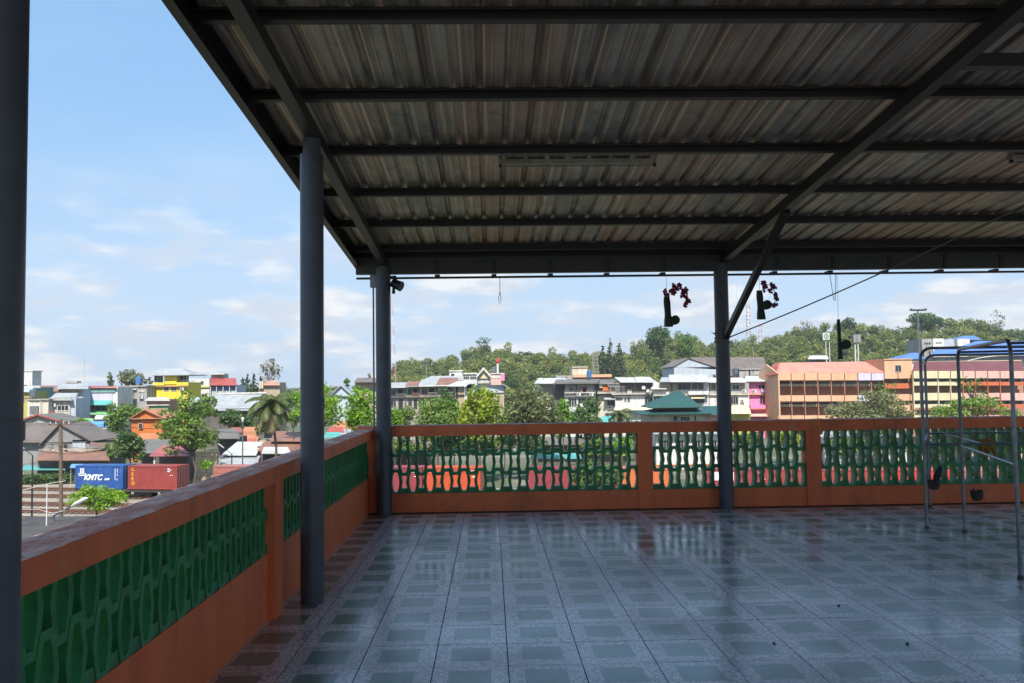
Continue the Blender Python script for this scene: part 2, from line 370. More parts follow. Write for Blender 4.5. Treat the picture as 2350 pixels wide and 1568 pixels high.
# ================================================================== TERRACE
PX, PY = -1.42, 10.477                      # faces of coping and piers, left and far parapet
def terrace():
    T = 0.4; gx, gy = 0.0768, 6.3128
    slab = MB().box(-1.70, -5.0, -0.25, 11.0, 10.66, -0.0105)
    fl = slab.build('terrace_floor', M['grout'], kind='structure')
    tm = MB().box(-0.1972, -0.1972, -0.012, 0.1972, 0.1972, 0.0).mesh('tile'); tm.materials.append(M['tile'])
    rest = MB(); near = []
    i0 = math.floor((-1.475 - gx) / T); j0 = math.floor((-5 - gy) / T)
    for i in range(i0, int((11 - gx) / T)):
        for j in range(j0, int((10.56 - gy) / T) + 1):
            cx = gx + (i + .5) * T; cy = gy + (j + .5) * T
            if cy > 10.66 - .2: continue
            if cy > 4.0 and -2 < cx < 0.63 * cy + 0.35: near.append((cx, cy))
            else: rest.add([(cx + a, cy + b, 0.0) for a, b in ((-.198, -.198), (.198, -.198), (.198, .198), (-.198, .198))], [(0, 1, 2, 3)])
    near.sort(key=lambda p: p[1])
    for k, (cx, cy) in enumerate(near):
        if k < 298:
            link('tile', tm, fl, loc=(cx, cy, random.uniform(-.0008, .0008)), rot=(random.uniform(-.0025, .0025), random.uniform(-.0025, .0025), 0))
        else: rest.add([(cx + a, cy + b, 0.0) for a, b in ((-.198, -.198), (.198, -.198), (.198, .198), (-.198, .198))], [(0, 1, 2, 3)])
    rest.build('tiles_out_of_view', M['tile'], fl, kind='stuff').name = 'tile_field'
    # storeys of the building under the terrace
    b = thing('concrete_building', 'storeys of the building beneath the tiled terrace', 'building', (4, 3, G))
    MB().box(-1.6, -4.9, G, 10.9, 10.5, -0.26).build('wall', M['concrete'], b)
terrace()

def block_mesh():
    inn = [(.022, .117), (.037, .066), (.0455, 0), (.037, -.066), (.022, -.117), (-.022, -.117), (-.037, -.066), (-.0455, 0), (-.037, .066), (-.022, .117)]
    out = [(.044, .153), (.0665, .078), (.0815, 0), (.0665, -.078), (.044, -.153), (-.044, -.153), (-.0665, -.078), (-.0815, 0), (-.0665, .078), (-.044, .153)]
    n = 10; D = .055; mb = MB()
    vs = []
    for y in (-D, D):
        vs += [(x, y, z) for x, z in inn] + [(x, y, z) for x, z in out]
    fs = []
    for i in range(n):
        j = (i + 1) % n
        fs += [(i, n + i, n + j, j), (2 * n + i, 2 * n + j, 3 * n + j, 3 * n + i), (i, j, 2 * n + j, 2 * n + i), (n + i, 3 * n + i, 3 * n + j, n + j)]
    me = mb.add(vs, fs).mesh('breeze_block'); me.materials.append(M['green']); return me
BLOCK = block_mesh()
hb = MB().add([(-.080, -.055, 0), (.080, -.055, 0), (.044, -.055, .060), (-.044, -.055, .060), (-.080, .055, 0), (.080, .055, 0), (.044, .055, .060), (-.044, .055, .060)],
              [(0, 1, 2, 3), (7, 6, 5, 4), (0, 4, 5, 1), (1, 5, 6, 2), (2, 6, 7, 3), (3, 7, 4, 0)])
HALF = hb.mesh('half_block'); HALF.materials.append(M['green'])

def rough_top(mb_name, x0, x1, y0, y1, z, mat_, parent, nx, ny, amp, rag):
    """uneven trowelled mortar top of a coping, its long edges ragged"""
    vs = []; fs = []
    for i in range(nx + 1):
        for j in range(ny + 1):
            u = i / nx; v = j / ny
            x = x0 + (x1 - x0) * u; y = y0 + (y1 - y0) * v
            h = z + 0.010 + random.uniform(-amp, amp)
            if nx < ny and i in (0, nx): x += (-1 if i == 0 else 1) * random.uniform(-rag, rag * 0.6); h = z + 0.004
            if ny < nx and j in (0, ny): y += (-1 if j == 0 else 1) * random.uniform(-rag, rag * 0.6); h = z + 0.004
            vs.append((x, y, h))
    for i in range(nx):
        for j in range(ny):
            a = i * (ny + 1) + j; fs.append((a, a + ny + 1, a + ny + 2, a + 1))
    return MB().add(vs, fs).build(mb_name, mat_, parent, smooth=True)

def parapets():
    # far parapet: plinth, piers, coping, three courses of pierced blocks
    p = thing('parapet', 'orange parapet with three courses of pierced green blocks facing the camera across the terrace', 'parapet wall', (2, PY + .09, 0), 'orange and green parapets of the terrace')
    MB().box(-1.612, PY + .018, -0.004, 9.0, PY + .165, 0.222).build('plinth', M['orange'], p)
    piers = [(1.779, 1.960), (3.845, 4.028), (6.95, 7.13)]
    MB().box(-1.614, PY - .001, -0.003, -1.33, PY + .18, 0.912).build('pier', M['orange'], p)
    for a, b in piers: MB().box(a, PY, -0.003, b, PY + .18, 0.912).build('pier', M['orange'], p)
    MB().box(-1.622, PY - .004, 0.910, 9.0, PY + .19, 1.036).build('coping', M['orange'], p)
    rough_top('coping_top', -1.624, 9.0, PY - .006, PY + .192, 1.034, M['cap_old'], p, 160, 5, .004, .004)
    z1 = 0.222 + .137; yb = PY + .085
    for r in range(3):
        off = 0 if r % 2 == 0 else .103; k = 0
        while True:
            x = -1.16 + off + .206 * k - .206; k += 1
            if x > 6.72: break
            if x < -1.30 or any(a + .0 < x < b - .0 for a, b in piers): continue
            link('breeze_block', BLOCK, p, loc=Vector((x, yb + (.003 if r % 2 else 0), z1 + .228 * r)) - p.location)
    k = 0
    while -1.26 + .206 * k < 6.7:
        x = -1.16 - .103 + .206 * k; k += 1
        if any(a < x < b for a, b in piers): continue
        link('half_block', HALF, p, loc=Vector((x, yb + .0045, .2225)) - p.location)
    # left parapet with a taller plinth and two courses
    p = thing('parapet', 'orange parapet with two courses of green blocks along the left side, its coping flaking', 'parapet wall', (PX - .1, 5, 0), 'orange and green parapets of the terrace')
    MB().box(PX - .19, -5, -0.005, PX - .048, 10.474, 0.43).build('plinth', M['orange'], p)
    piers = [(1.60, 1.80), (5.74, 5.95)]
    for a, b in piers: MB().box(PX - .185, a, -0.006, PX, b, 0.889).build('pier', M['orange'], p)
    MB().box(PX - .20, -5, 0.887, PX + .001, 10.47, 0.992).build('coping', M['orange'], p)
    rough_top('coping_top', PX - .202, PX + .003, -1, 10.468, 0.990, M['cap_old'], p, 7, 260, .0055, .005)
    z1 = 0.43 + .137; xb = PX - .105
    for r in range(2):
        off = 0 if r % 2 == 0 else .103; y = 2.1 + off
        while y < 10.35:
            if not any(a < y < b for a, b in piers):
                link('breeze_block', BLOCK, p, loc=Vector((xb - (.003 if r % 2 else 0), y, z1 + .228 * r)) - p.location, rot=(0, 0, math.pi / 2))
            y += .206
    y = 2.1 - .103
    while y < 10.35:
        if not any(a < y < b for a, b in piers):
            link('half_block', HALF, p, loc=Vector((xb - .0045, y, .4305)) - p.location, rot=(0, 0, math.pi / 2))
        y += .206
parapets()

# ================================================================== CANOPY
def zr(y): return 2.955 + .081 * (10.4 - y)             # underside of the rafters
COLS = [(-1.27, 2.2, .086, 'round blue grey steel column cut off by the picture edge, nearest to the camera'),
        (-1.27, 6.18, .083, 'tall round blue grey steel column standing on the tiles beside the left parapet'),
        (-1.275, 10.34, .090, 'round blue grey steel column in the corner where the two parapets meet'),
        (2.82, 10.37, .086, 'round blue grey steel column in front of the far parapet, carrying the knee brace')]
def canopy():
    for x, y, r, lab in COLS:
        top = zr(y) - (.11 if y == 6.18 else .012)
        c = thing('steel_column', lab, 'column', (x, y, 0), 'round columns under the metal roof')
        MB().tube((x, y, 0.002), (x, y, top), r, n=32, caps=True).build('shaft', M['steel'], c, smooth=True)
        MB().tube((x, y, top + .001), (x, y, zr(y) + .004), r - .02, n=24).build('cap_plate', M['steel'], c)
        if y < 10: MB().tube((x + .004, y, 1.38), (x + .004, y, 1.43), r + .0015, n=32).build('weld_seam', M['steel'], c, smooth=True)
    cn = thing('canopy_roof', 'dark steel framed canopy with ribbed metal sheets sheltering the terrace', 'roof', (3, 6, 2.9))
    Y0, Y1 = -5.0, 10.75
    # rafters
    for x in (-1.27, 2.85, 6.95):
        w = .042
        MB().sweep([(-w, 0), (w, 0), (w, .1), (-w, .1)], (x, Y0, zr(Y0)), (x, 10.45, zr(10.45))).build('rafter', M['beam'], cn)
    # purlins: lipped channels lying on the rafters
    prof = [(-.03, 0), (.03, 0), (.03, .016), (.026, .016), (.026, .004), (-.026, .004), (-.026, .071), (.026, .071), (.026, .058), (.03, .058), (.03, .075), (-.03, .075)]
    ys = []
    for yp in (57.0, 234.2, 358.0, 451.5, 521.0, 576.5):
        lo, hi = 2.0, 12.0
        for _ in range(50):
            mid = (lo + hi) / 2; p = W(1180, yp, mid)
            if p.z < zr(mid) + .1: lo = mid
            else: hi = mid
        ys.append((lo + hi) / 2 - .03)
    step = (ys[-1] - ys[0]) / 5
    ys = ys + [10.36] + [ys[0] - step * k for k in range(1, 8)]
    for y in ys:
        if y < Y0 + .1: continue
        MB().sweep(prof, (-1.62, y, zr(y) + .101), (11.0, y, zr(y) + .101)).build('purlin', M['beam'], cn)
    # ribbed sheets
    pitch = .183; per = 4; wsh = pitch * per; x = -1.64; n = 0
    def prof_pts():
        pts = [(0, 0)]
        for k in range(per):
            a = k * pitch
            pts += [(a + .060, 0), (a + .064, .003), (a + .068, 0), (a + .125, 0), (a + .142, .026), (a + .166, .026), (a + .183, 0)]
        return pts
    pp = prof_pts(); vs = []; ny = 8
    for j in range(ny + 1):
        y = Y0 + (Y1 - Y0) * j / ny
        vs += [(px, y, zr(y) + .180 + pz) for px, pz in pp]
    q = len(pp); fs = [(j * q + i, j * q + i + 1, (j + 1) * q + i + 1, (j + 1) * q + i) for j in range(ny) for i in range(q - 1)]
    sm = MB().add(vs, fs).mesh('roof_sheet'); sm.materials.append(M['sheet'])
    while x < 11.0:
        link('roof_sheet', sm, cn, loc=Vector((x, 0, (n % 2) * .0025)) - cn.location); x += wsh - .012; n += 1
    # edge channel along the open side
    MB().sweep([(-.008, -.01), (.05, -.01), (.05, 0), (0, 0), (0, .16), (.05, .16), (.05, .17), (-.008, .17)], (-1.615, Y0, zr(Y0) + .01), (-1.615, Y1, zr(Y1) + .01)).build('edge_channel', M['beam'], cn)
    MB().sweep([(-.006, -.012), (.012, -.012), (.012, .0), (-.006, .0)], (-1.645, Y0, zr(Y0) + .175), (-1.645, Y1 + .01, zr(Y1) + .175)).build('edge_flashing', M['tube'], cn)
    # eave beam, gutter rail under it, brackets
    MB().box(-1.60, 10.33, 2.868, 11.0, 10.43, 3.057).build('eave_beam', M['eave'], cn)
    MB().box(-1.62, 10.50, 2.826, 11.0, 10.535, 2.850).build('gutter_rail', M['beam'], cn)
    x = -.63
    while x < 10.5:
        MB().box(x - .022, 10.318, 2.870, x + .022, 10.328, 3.03).box(x - .03, 10.432, 2.842, x + .03, 10.56, 2.866).build('gutter_bracket', M['beam'], cn); x += .69
    # tie between the second and third rafter, knee brace
    ly = W(2260, 160, 4.0)
    lo, hi = 3.0, 9.0
    for _ in range(50):
        mid = (lo + hi) / 2
        if W(2270, 160, mid).z < zr(mid): lo = mid
        else: hi = mid
    MB().box(2.90, lo - .05, zr(lo) + .004, 6.9, lo + .03, zr(lo) + .084).build('tie_beam', M['beam'], cn)
    a = Vector((2.84, 10.31, 2.05)); b = Vector((2.86, 8.11, 3.15))
    MB().sweep([(-.032, -.032), (.032, -.032), (.032, .032), (-.032, .032)], a, b).build('knee_brace', M['beam'], cn)
    # screw heads where sheets meet purlins
    MB().box(-1.36, 10.33, 2.71, -1.43, 10.42, 2.86).build('junction_box', M['tube'], cn)
    MB().tube((-1.40, 10.40, 0.99), (-1.40, 10.40, 2.71), .011, n=8).build('conduit', M['tube'], cn)
canopy()

def lamp_batten(name_label, x0, x1, yp, Y):
    lo, hi = 3.0, 11.0
    for _ in range(40):
        Y = (lo + hi) / 2
        if W(1300, yp, Y).z < zr(Y) + .14: lo = Y
        else: hi = Y
    a = W(x0, yp, Y); b = W(x1, yp, Y); z = zr(Y) + .172
    o = thing('batten_light', name_label, 'ceiling light', ((a.x + b.x) / 2, Y, z), 'unlit battens under the roof sheets')
    MB().hexa([(a.x, Y - .025, z - .034), (b.x, Y - .025, z - .034), (b.x, Y + .025, z - .034), (a.x, Y + .025, z - .034)],
              [(a.x, Y - .04, z), (b.x, Y - .04, z), (b.x, Y + .04, z), (a.x, Y + .04, z)]).build('housing', M['white_enamel'], o)
    for x, s in ((a.x, 1), (b.x, -1)):
        MB().box(x, Y - .012, z - .062, x + s * .022, Y + .012, z - .032).build('lamp_holder', M['black'], o)
    MB().tube((a.x + .02, Y, z - .050), (b.x - .02, Y, z - .050), .005, n=8).build('tube_rod', M['tube'], o, smooth=True)
lamp_batten('long unlit batten light with brown stained housing under the third purlin', 1145, 1505, 376, 6.55)
lamp_batten('unlit batten light cut off by the right picture edge under the roof', 2318, 2560, 374, 6.55)

def small_terrace_things():
    # flood lamp by the corner column
    c = Vector((-1.13, 10.36, 2.74))
    o = thing('flood_lamp', 'small black spotlight fixed to the corner column under the eave', 'spotlight', c)
    MB().tube(c + Vector((-.03, 0, .02)), c + Vector((.075, -.05, -.03)), .052, .062, n=14).build('housing', M['black'], o, smooth=True)
    MB().path([c + Vector((-.07, 0, .09)), c + Vector((0, .01, .10)), c + Vector((.01, 0, .04))], .016).build('bracket', M['black'], o)
    MB().tube(c + Vector((-.02, -.01, -.04)), c + Vector((-.02, -.01, -.11)), .016, .022, n=8).build('sensor', M['black'], o)
    # rope from the column to the roof and twine wound round the column
    a = Vector((2.90, 10.34, 2.055)); b = W(2420, 436, 8.35)
    tag(MB().path([a + (b - a) * t - Vector((0, 0, .05 * 4 * t * (1 - t))) for t in np.linspace(0, 1, 9)], .0075, 6).build('rope', M['rope']), 'long rope stretched from the knee braced column up to the roof', 'rope')
    mb = MB()
    for k in range(4):
        z = 2.0 + .03 * k; mb.path([Vector((2.82 + .094 * math.cos(t), 10.37 + .094 * math.sin(t), z + .028 * math.sin(t * 1 + k * 1.3))) for t in np.linspace(0, 2 * math.pi, 15)], .006, 5)
    mb.path([(2.76, 10.28, 2.04), (2.70, 10.26, 2.09), (2.66, 10.25, 2.11)], .005, 5)
    tag(mb.build('twine', M['rope']), 'brown twine wound round the column below the knee brace', 'twine')
    # wire loops hanging from the eave
    for x, yb, w, lab in ((1147, 700, 3, 'thin wire loop hanging alone from the gutter rail right of the corner column'), (1915, 690, 9, 'thin double wire hanging from the gutter rail above the edge-on planter')):
        t = W(x, 640, 10.52); l = W(x, yb, 10.52); dw = w * 10.5 / 1977
        if w > 5: pts = [Vector((t.x - dw * 1.2, 10.52, 2.83)), Vector((l.x - dw * .1, 10.52, l.z)), Vector((l.x + dw * .2, 10.52, l.z)), Vector((t.x + dw * .4, 10.52, 2.83))]
        else: pts = [Vector((t.x, 10.52, 2.83)), Vector((t.x, 10.52, (2.83 + l.z) / 2)), Vector((l.x - dw, 10.52, l.z + .08)), Vector((l.x, 10.52, l.z)), Vector((l.x + dw, 10.52, l.z + .08)), Vector((t.x + .001, 10.522, (2.83 + l.z) / 2))]
        tag(MB().path(pts, .004, 5).build('wire_hook', M['tube']), lab, 'wire', 'wires hanging from the gutter rail')
small_terrace_things()

M['planter'] = mat('dark_green_planter', (0.02, 0.045, 0.025), 0.6, c2=(0.012, 0.02, 0.014), scale=9)
M['petal'] = mat('magenta_petal', (0.36, 0.02, 0.075), 0.6, c2=(0.16, 0.008, 0.04), scale=20)
M['petal2'] = mat('purple_petal', (0.30, 0.03, 0.19), 0.6, c2=(0.12, 0.012, 0.08), scale=20)
def planter(label, x, ytop, ybot, leafx, leafy, spray, pm, thin=False, Y=10.52):
    a = W(x, ytop, Y); b = W(x + 5, ybot, Y); k = Y / FPX
    o = thing('hanging_planter', label, 'hanging planter', b, 'orchid planters hanging from the eave')
    r = .047 if not thin else .024
    # bamboo half tube: open at the front
    n = 9; vs = []; nz = 5
    for i in range(nz + 1):
        p = a.lerp(b, i / nz); rr = r * (1 + .12 * math.sin(i * 1.7)) * (0.8 + .35 * i / nz)
        for q in (1.0, .82):
            for j in range(n):
                t = math.pi * 1.5 * j / (n - 1) + (.25 if not thin else 2); vs.append((p.x + rr * q * math.cos(t), p.y + rr * q * math.sin(t), p.z))
    fs = []
    for i in range(nz):
        for j in range(n - 1):
            A = i * 2 * n; B = (i + 1) * 2 * n
            fs += [(A + j, A + j + 1, B + j + 1, B + j), (A + n + j + 1, A + n + j, B + n + j, B + n + j + 1)]
        for j in (0, n - 1): fs.append((i * 2 * n + j, (i + 1) * 2 * n + j, (i + 1) * 2 * n + n + j, i * 2 * n + n + j))
    MB().add(vs, fs).build('bamboo_tube', M['planter'], o)
    MB().path([Vector((a.x, Y, 2.828)), a + Vector((0, 0, .01))], .0022, 5).build('hanging_wire', M['tube'], o)
    # fleshy leaf, a thick oval plate
    c = W(leafx, leafy, Y - .03); mb = MB(); m_ = 16; R1, R2 = .074, .056
    ang = -.5
    for th in (0,):
        ring = [Vector((R1 * math.cos(t), 0, R2 * math.sin(t) * (1 + .25 * math.cos(t)))) for t in np.linspace(0, 2 * math.pi, m_, endpoint=False)]
        ca, sa = math.cos(ang), math.sin(ang)
        ring = [Vector((p.x * ca + p.z * sa, p.y, -p.x * sa + p.z * ca)) for p in ring]
        vs = [c + p + Vector((0, s * .006, 0)) for s in (-1, 1) for p in ring] + [c + Vector((0, -.016, 0)), c + Vector((0, .016, 0))]
        fs = [(i, (i + 1) % m_, m_ + (i + 1) % m_, m_ + i) for i in range(m_)] + [(2 * m_, (i + 1) % m_, i) for i in range(m_)] + [(2 * m_ + 1, m_ + i, m_ + (i + 1) % m_) for i in range(m_)]
        mb.add(vs, fs)
    mb.build('leaf', M['planter'], o, smooth=True)
    s0 = W(x + 2, leafy + 8, Y - .01); MB().path([s0, s0.lerp(c, .5) + Vector((0, 0, -.005)), c], .008, 6).build('leaf_stalk', M['planter'], o)
    if not spray: return
    pts = [W(px, py, Y - .05) for px, py in spray]
    MB().path([a + Vector((0, 0, -.04))] + pts, .004, 6).build('flower_stem', M['planter'], o)
    for i, p in enumerate(pts):
        for rep in range(2):
            cc = p + Vector((random.uniform(-.03, .03), random.uniform(-.04, .04), random.uniform(-.035, .025))); fl = MB()
            for j in range(5):
                t = 2 * math.pi * j / 5 + random.random(); u = Vector((math.cos(t), random.uniform(-.7, .3), math.sin(t))).normalized(); w = u.cross(Vector((0, 1, .2))).normalized()
                R = random.uniform(.028, .050); d = Vector((0, .004, 0))
                q = [cc, cc + u * R * .55 + w * R * .42, cc + u * R, cc + u * R * .55 - w * R * .42]
                fl.add([v + d for v in q] + [v - d for v in q], [(0, 1, 2, 3), (7, 6, 5, 4), (0, 4, 5, 1), (1, 5, 6, 2), (2, 6, 7, 3), (3, 7, 4, 0)])
            fl.build('flower', pm, o)
planter('green bamboo planter with dark red orchid spray, hanging nearer the middle of the eave', 1530, 681, 750, 1547, 736,
        [(1529, 672), (1543, 668), (1548, 660), (1561, 657), (1569, 664), (1572, 676), (1574, 688), (1572, 699)], M['petal'])
planter('green bamboo planter with purple orchid spray, hanging just beyond the knee brace', 1743, 667, 733, 1758, 701,
        [(1752, 662), (1757, 652), (1768, 655), (1775, 664), (1779, 675), (1782, 688), (1777, 698)], M['petal2'])
planter('narrow dark planter seen edge on with one round leaf, before the school roof', 1924, 733, 825, 1940, 792, None, None, thin=True)

# ------------------------------------------------------------------ drying racks at the right
def rack():
    R = .0155
    def bend(a, b, r=.12):
        """inverted U: foot a, foot b, height h with rounded corners"""
    def U_frame(fa, fb, h, nm, o, mid=None):
        fa = Vector(fa); fb = Vector(fb); d = (fb - fa).normalized(); up = Vector((0, 0, 1)); c = .11; pts = [fa + up * .012]
        pts += [fa + up * (h - c)]
        for t in (.4, .8, 1.2, math.pi / 2): pts.append(fa + up * (h - c + c * math.sin(t)) + d * (c - c * math.cos(t)))
        for t in (math.pi / 2, 1.2, .8, .4): pts.append(fb + up * (h - c + c * math.sin(t)) - d * (c - c * math.cos(t)))
        pts += [fb + up * (h - c), fb + up * .012]
        MB().path(pts, R, 10).build(nm, M['tube'], o, smooth=True)
        for f in (fa, fb): MB().tube(f + up * .001, f + up * .03, .024, .020, n=10).build('rubber_foot', M['black'], o)
        if mid: MB().path([fa + up * mid, fb + up * mid], R * .72, 8).build('mid_rail', M['tube'], o, smooth=True)
    o = thing('drying_rack', 'grey tubular steel drying rack standing against the far parapet at the right', 'drying rack', (5.2, 9.3, 0), 'steel drying racks on the terrace')
    A0 = Vector((4.40, 8.70, 0)); A1 = Vector((6.35, 8.62, 0)); B0 = Vector((5.20, 10.18, 0)); B1 = Vector((7.0, 10.12, 0))
    U_frame(A0, A1, 1.83, 'tube_frame', o, .85); U_frame(B0, B1, 1.80, 'tube_frame', o, .87)
    up = Vector((0, 0, 1))
    for h in (1.70, .86):
        for p, q in ((A0, B0), (A1, B1)): MB().path([p + up * h, q + up * h], R * .72, 8).build('side_rail', M['tube'], o, smooth=True)
    MB().path([A0.lerp(A1, .3) + up * .85, B0.lerp(B1, .1) + up * .87], R * .6, 8).build('cross_rail', M['tube'], o, smooth=True)
    o2 = thing('drying_rack', 'grey tubular steel drying rack nearest to the camera at the right edge', 'drying rack', (4.4, 7.4, 0), 'steel drying racks on the terrace')
    C0 = Vector((4.64, 8.43, 0)); C1 = Vector((3.965, 6.46, 0)); D0 = Vector((6.1, 8.0, 0)); D1 = Vector((5.45, 6.0, 0))
    U_frame(C0, C1, 1.80, 'tube_frame', o2, .85); U_frame(D0, D1, 1.80, 'tube_frame', o2, .87)
    for p, q in ((C0, D0), (C1, D1)):
        MB().path([p + up * 1.775, q + up * 1.775], R * .72, 8).build('side_rail', M['tube'], o2, smooth=True)
    # orange cloth on the rail
    c = W(2265, 1020, 9.2); cm = mat('ochre_cloth', (0.33, 0.17, 0.03), 0.9, c2=(0.2, 0.1, 0.02), scale=14)
    vs = []; nx, nz = 7, 7
    for i in range(nx + 1):
        for j in range(nz + 1):
            t = j / nz * 2 - 1; z = c.z + .085 - abs(t) * .17 * (1 + .35 * math.sin(i * 2.1)); y = c.y + .02 * np.sign(t) * min(1, abs(t) * 5) + .012 * math.sin(i * 1.9 + j)
            vs.append((c.x - .085 + .17 * i / nx + .014 * math.sin(j * 2.2), y, z))
    fs = [(i * (nz + 1) + j, (i + 1) * (nz + 1) + j, (i + 1) * (nz + 1) + j + 1, i * (nz + 1) + j + 1) for i in range(nx) for j in range(nz)]
    cl = MB().add(vs, fs).build('cloth', cm, smooth=True); sm = cl.modifiers.new('thick', 'SOLIDIFY'); sm.thickness = .008
    tag(cl, 'crumpled ochre cloth hung over the drying rack rail', 'cloth')
    # hanging pots
    for px, py, w, lab, dark in ((2143, 1113, 26, 'dark hanging pot with a drooping black leaf beside the leftmost rack leg', True), (2242, 1138, 27, 'small dark hanging pot on thin wires between the rack legs', False)):
        p = W(px, py, 10.05); r = w / 2 * 10.05 / FPX
        q = thing('hanging_pot', lab, 'hanging pot', p - Vector((0, 0, .06)), 'pots hanging from the drying rack')
        pm = mat('pot_clay_' + str(px), (0.035, 0.035, 0.032), 0.8, c2=(0.07, 0.055, 0.04), scale=10)
        n = 14; prof = [(.62, -.055), (.95, -.02), (1.0, .035), (1.08, .05), (1.0, .05), (.85, .02)]
        vs = [(p.x + r * a * math.cos(t), p.y + r * a * math.sin(t), p.z + h) for a, h in prof for t in np.linspace(0, 2 * math.pi, n, endpoint=False)]
        fs = [(k * n + i, k * n + (i + 1) % n, (k + 1) * n + (i + 1) % n, (k + 1) * n + i) for k in range(len(prof) - 1) for i in range(n)] + [tuple(range(n - 1, -1, -1)), tuple(range((len(prof) - 1) * n, len(prof) * n))]
        MB().add(vs, fs).build('bowl', pm, q, smooth=True)
        top = Vector((p.x, 10.15, .87))
        for sg in (-1, 1): MB().path([p + Vector((sg * r * .9, 0, .045)), Vector((p.x + sg * .01, 10.13, .865))], .0025, 5).build('hanging_wire', M['tube'], q)
        if dark:
            cL = p + Vector((.02, -.05, .11)); m_ = 12
            ring = [Vector((.045 * math.cos(t) + .03 * math.sin(t), -.02 * math.sin(t), .12 * math.sin(t))) for t in np.linspace(0, 2 * math.pi, m_, endpoint=False)]
            vs = [cL + v + Vector((0, s * .004, 0)) for s in (-1, 1) for v in ring]
            MB().add(vs, [tuple(range(m_)), tuple(range(2 * m_ - 1, m_ - 1, -1))] + [(i, (i + 1) % m_, m_ + (i + 1) % m_, m_ + i) for i in range(m_)]).build('leaf', M['black'], q)
        else:
            mb = MB()
            for k in range(7):
                t = k * .9; mb.path([p + Vector((0, 0, .03)), p + Vector((.05 * math.cos(t), .05 * math.sin(t), .07)), p + Vector((.075 * math.cos(t), .075 * math.sin(t), .05))], [.006, .008, .002], 5)
            mb.build('dry_stem', M['planter'], q)
rack()
# bits of litter on the tiles
for (px, py), lab in (((2082, 1478), 'dark speck of litter lying on the tiles ahead of the rack'), ((1777, 1478), 'black crumb of litter on the tiles near the middle foreground'), ((1925, 1391), 'dead leaf lying on the shiny tiles')):
    p = hitz(px, py, .001); mb = MB(); n = 7
    ring = [(p.x + random.uniform(.6, 1.1) * .009 * math.cos(t), p.y + random.uniform(.6, 1.1) * .018 * math.sin(t)) for t in np.linspace(0, 2 * math.pi, n, endpoint=False)]
    vs = [(a, b, .001) for a, b in ring] + [(a * .97 + p.x * .03, b * .97 + p.y * .03, .005 + random.uniform(0, .003)) for a, b in ring]
    mb.add(vs, [tuple(range(n - 1, -1, -1)), tuple(range(n, 2 * n))] + [(i, (i + 1) % n, n + (i + 1) % n, n + i) for i in range(n)])
    tag(mb.build('litter', M['grout']), lab, 'litter', 'litter on the terrace floor')
# ================================================================== VEGETATION
M['bark'] = mat('tree_bark', (0.11, 0.085, 0.06), 0.95, c2=(0.06, 0.048, 0.036), scale=2)
M['bark_pale'] = mat('pale_bark', (0.30, 0.28, 0.25), 0.95, c2=(0.2, 0.18, 0.16), scale=2)
LEAF = {
 'bright': leaf_mat('bright_green_leaf', (0.10, 0.25, 0.014), (0.27, 0.43, 0.035), trans=.5),
 'mid': leaf_mat('mid_green_leaf', (0.075, 0.165, 0.022), (0.21, 0.31, 0.055), trans=.45),
 'dark': leaf_mat('dark_green_leaf', (0.04, 0.095, 0.025), (0.125, 0.20, 0.055), trans=.42),
 'yellow': leaf_mat('yellow_green_leaf', (0.15, 0.25, 0.015), (0.42, 0.47, 0.04), trans=.5),
 'grey': leaf_mat('grey_green_leaf', (0.10, 0.135, 0.055), (0.25, 0.26, 0.11), trans=.45),
 'forest': leaf_mat('forest_leaf', (0.06, 0.125, 0.026), (0.30, 0.31, 0.075), scale=0.05, trans=.45),
 'bare': leaf_mat('dry_twig', (0.20, 0.19, 0.16), (0.34, 0.32, 0.27), trans=0.0),
 'palm': leaf_mat('palm_leaflet', (0.05, 0.085, 0.02), (0.15, 0.17, 0.05)),
 'palm_dry': leaf_mat('dry_palm_leaflet', (0.16, 0.12, 0.05), (0.28, 0.23, 0.11)),
 'conifer': leaf_mat('casuarina_needle', (0.04, 0.065, 0.03), (0.10, 0.135, 0.06)),
}
def leaves_arrays(lobes, size, dens, tint=0.0, flat=0.0):
    """leaf quads spread through the shells of the lobes; returns vertices, per-leaf tint"""
    P = []; T = []
    for L in lobes:
        c = np.array(L[:3]); r = np.array(L[3:6]); t0 = L[6] if len(L) > 6 else 0.0
        area = 4 * math.pi * ((r[0] * r[1]) ** 1.6 / 3 + (r[0] * r[2]) ** 1.6 / 3 + (r[1] * r[2]) ** 1.6 / 3) ** (1 / 1.6)
        n = max(6, int(dens * 3.4 * area / (size * size)))
        d = rng.normal(size=(n, 3)); d /= np.linalg.norm(d, axis=1)[:, None]
        rad = rng.uniform(0.25, 1.0, n) ** 0.5 * rng.uniform(0.88, 1.08, n)
        p = c + d * r * rad[:, None]
        nm = d * 0.55 + rng.normal(size=(n, 3)) * 0.6 + np.array([0, 0, 0.35 + flat]); nm /= np.linalg.norm(nm, axis=1)[:, None]
        a = np.cross(nm, rng.normal(size=(n, 3))); a /= np.linalg.norm(a, axis=1)[:, None]; b = np.cross(nm, a)
        s = size * rng.uniform(0.6, 1.25, n)[:, None]
        P.append(np.stack([p + a * s * .62, p + b * s * .36, p - a * s * .62, p - b * s * .36], 1)); T.append(np.full(n, tint + t0))
    return np.concatenate(P), np.concatenate(T)
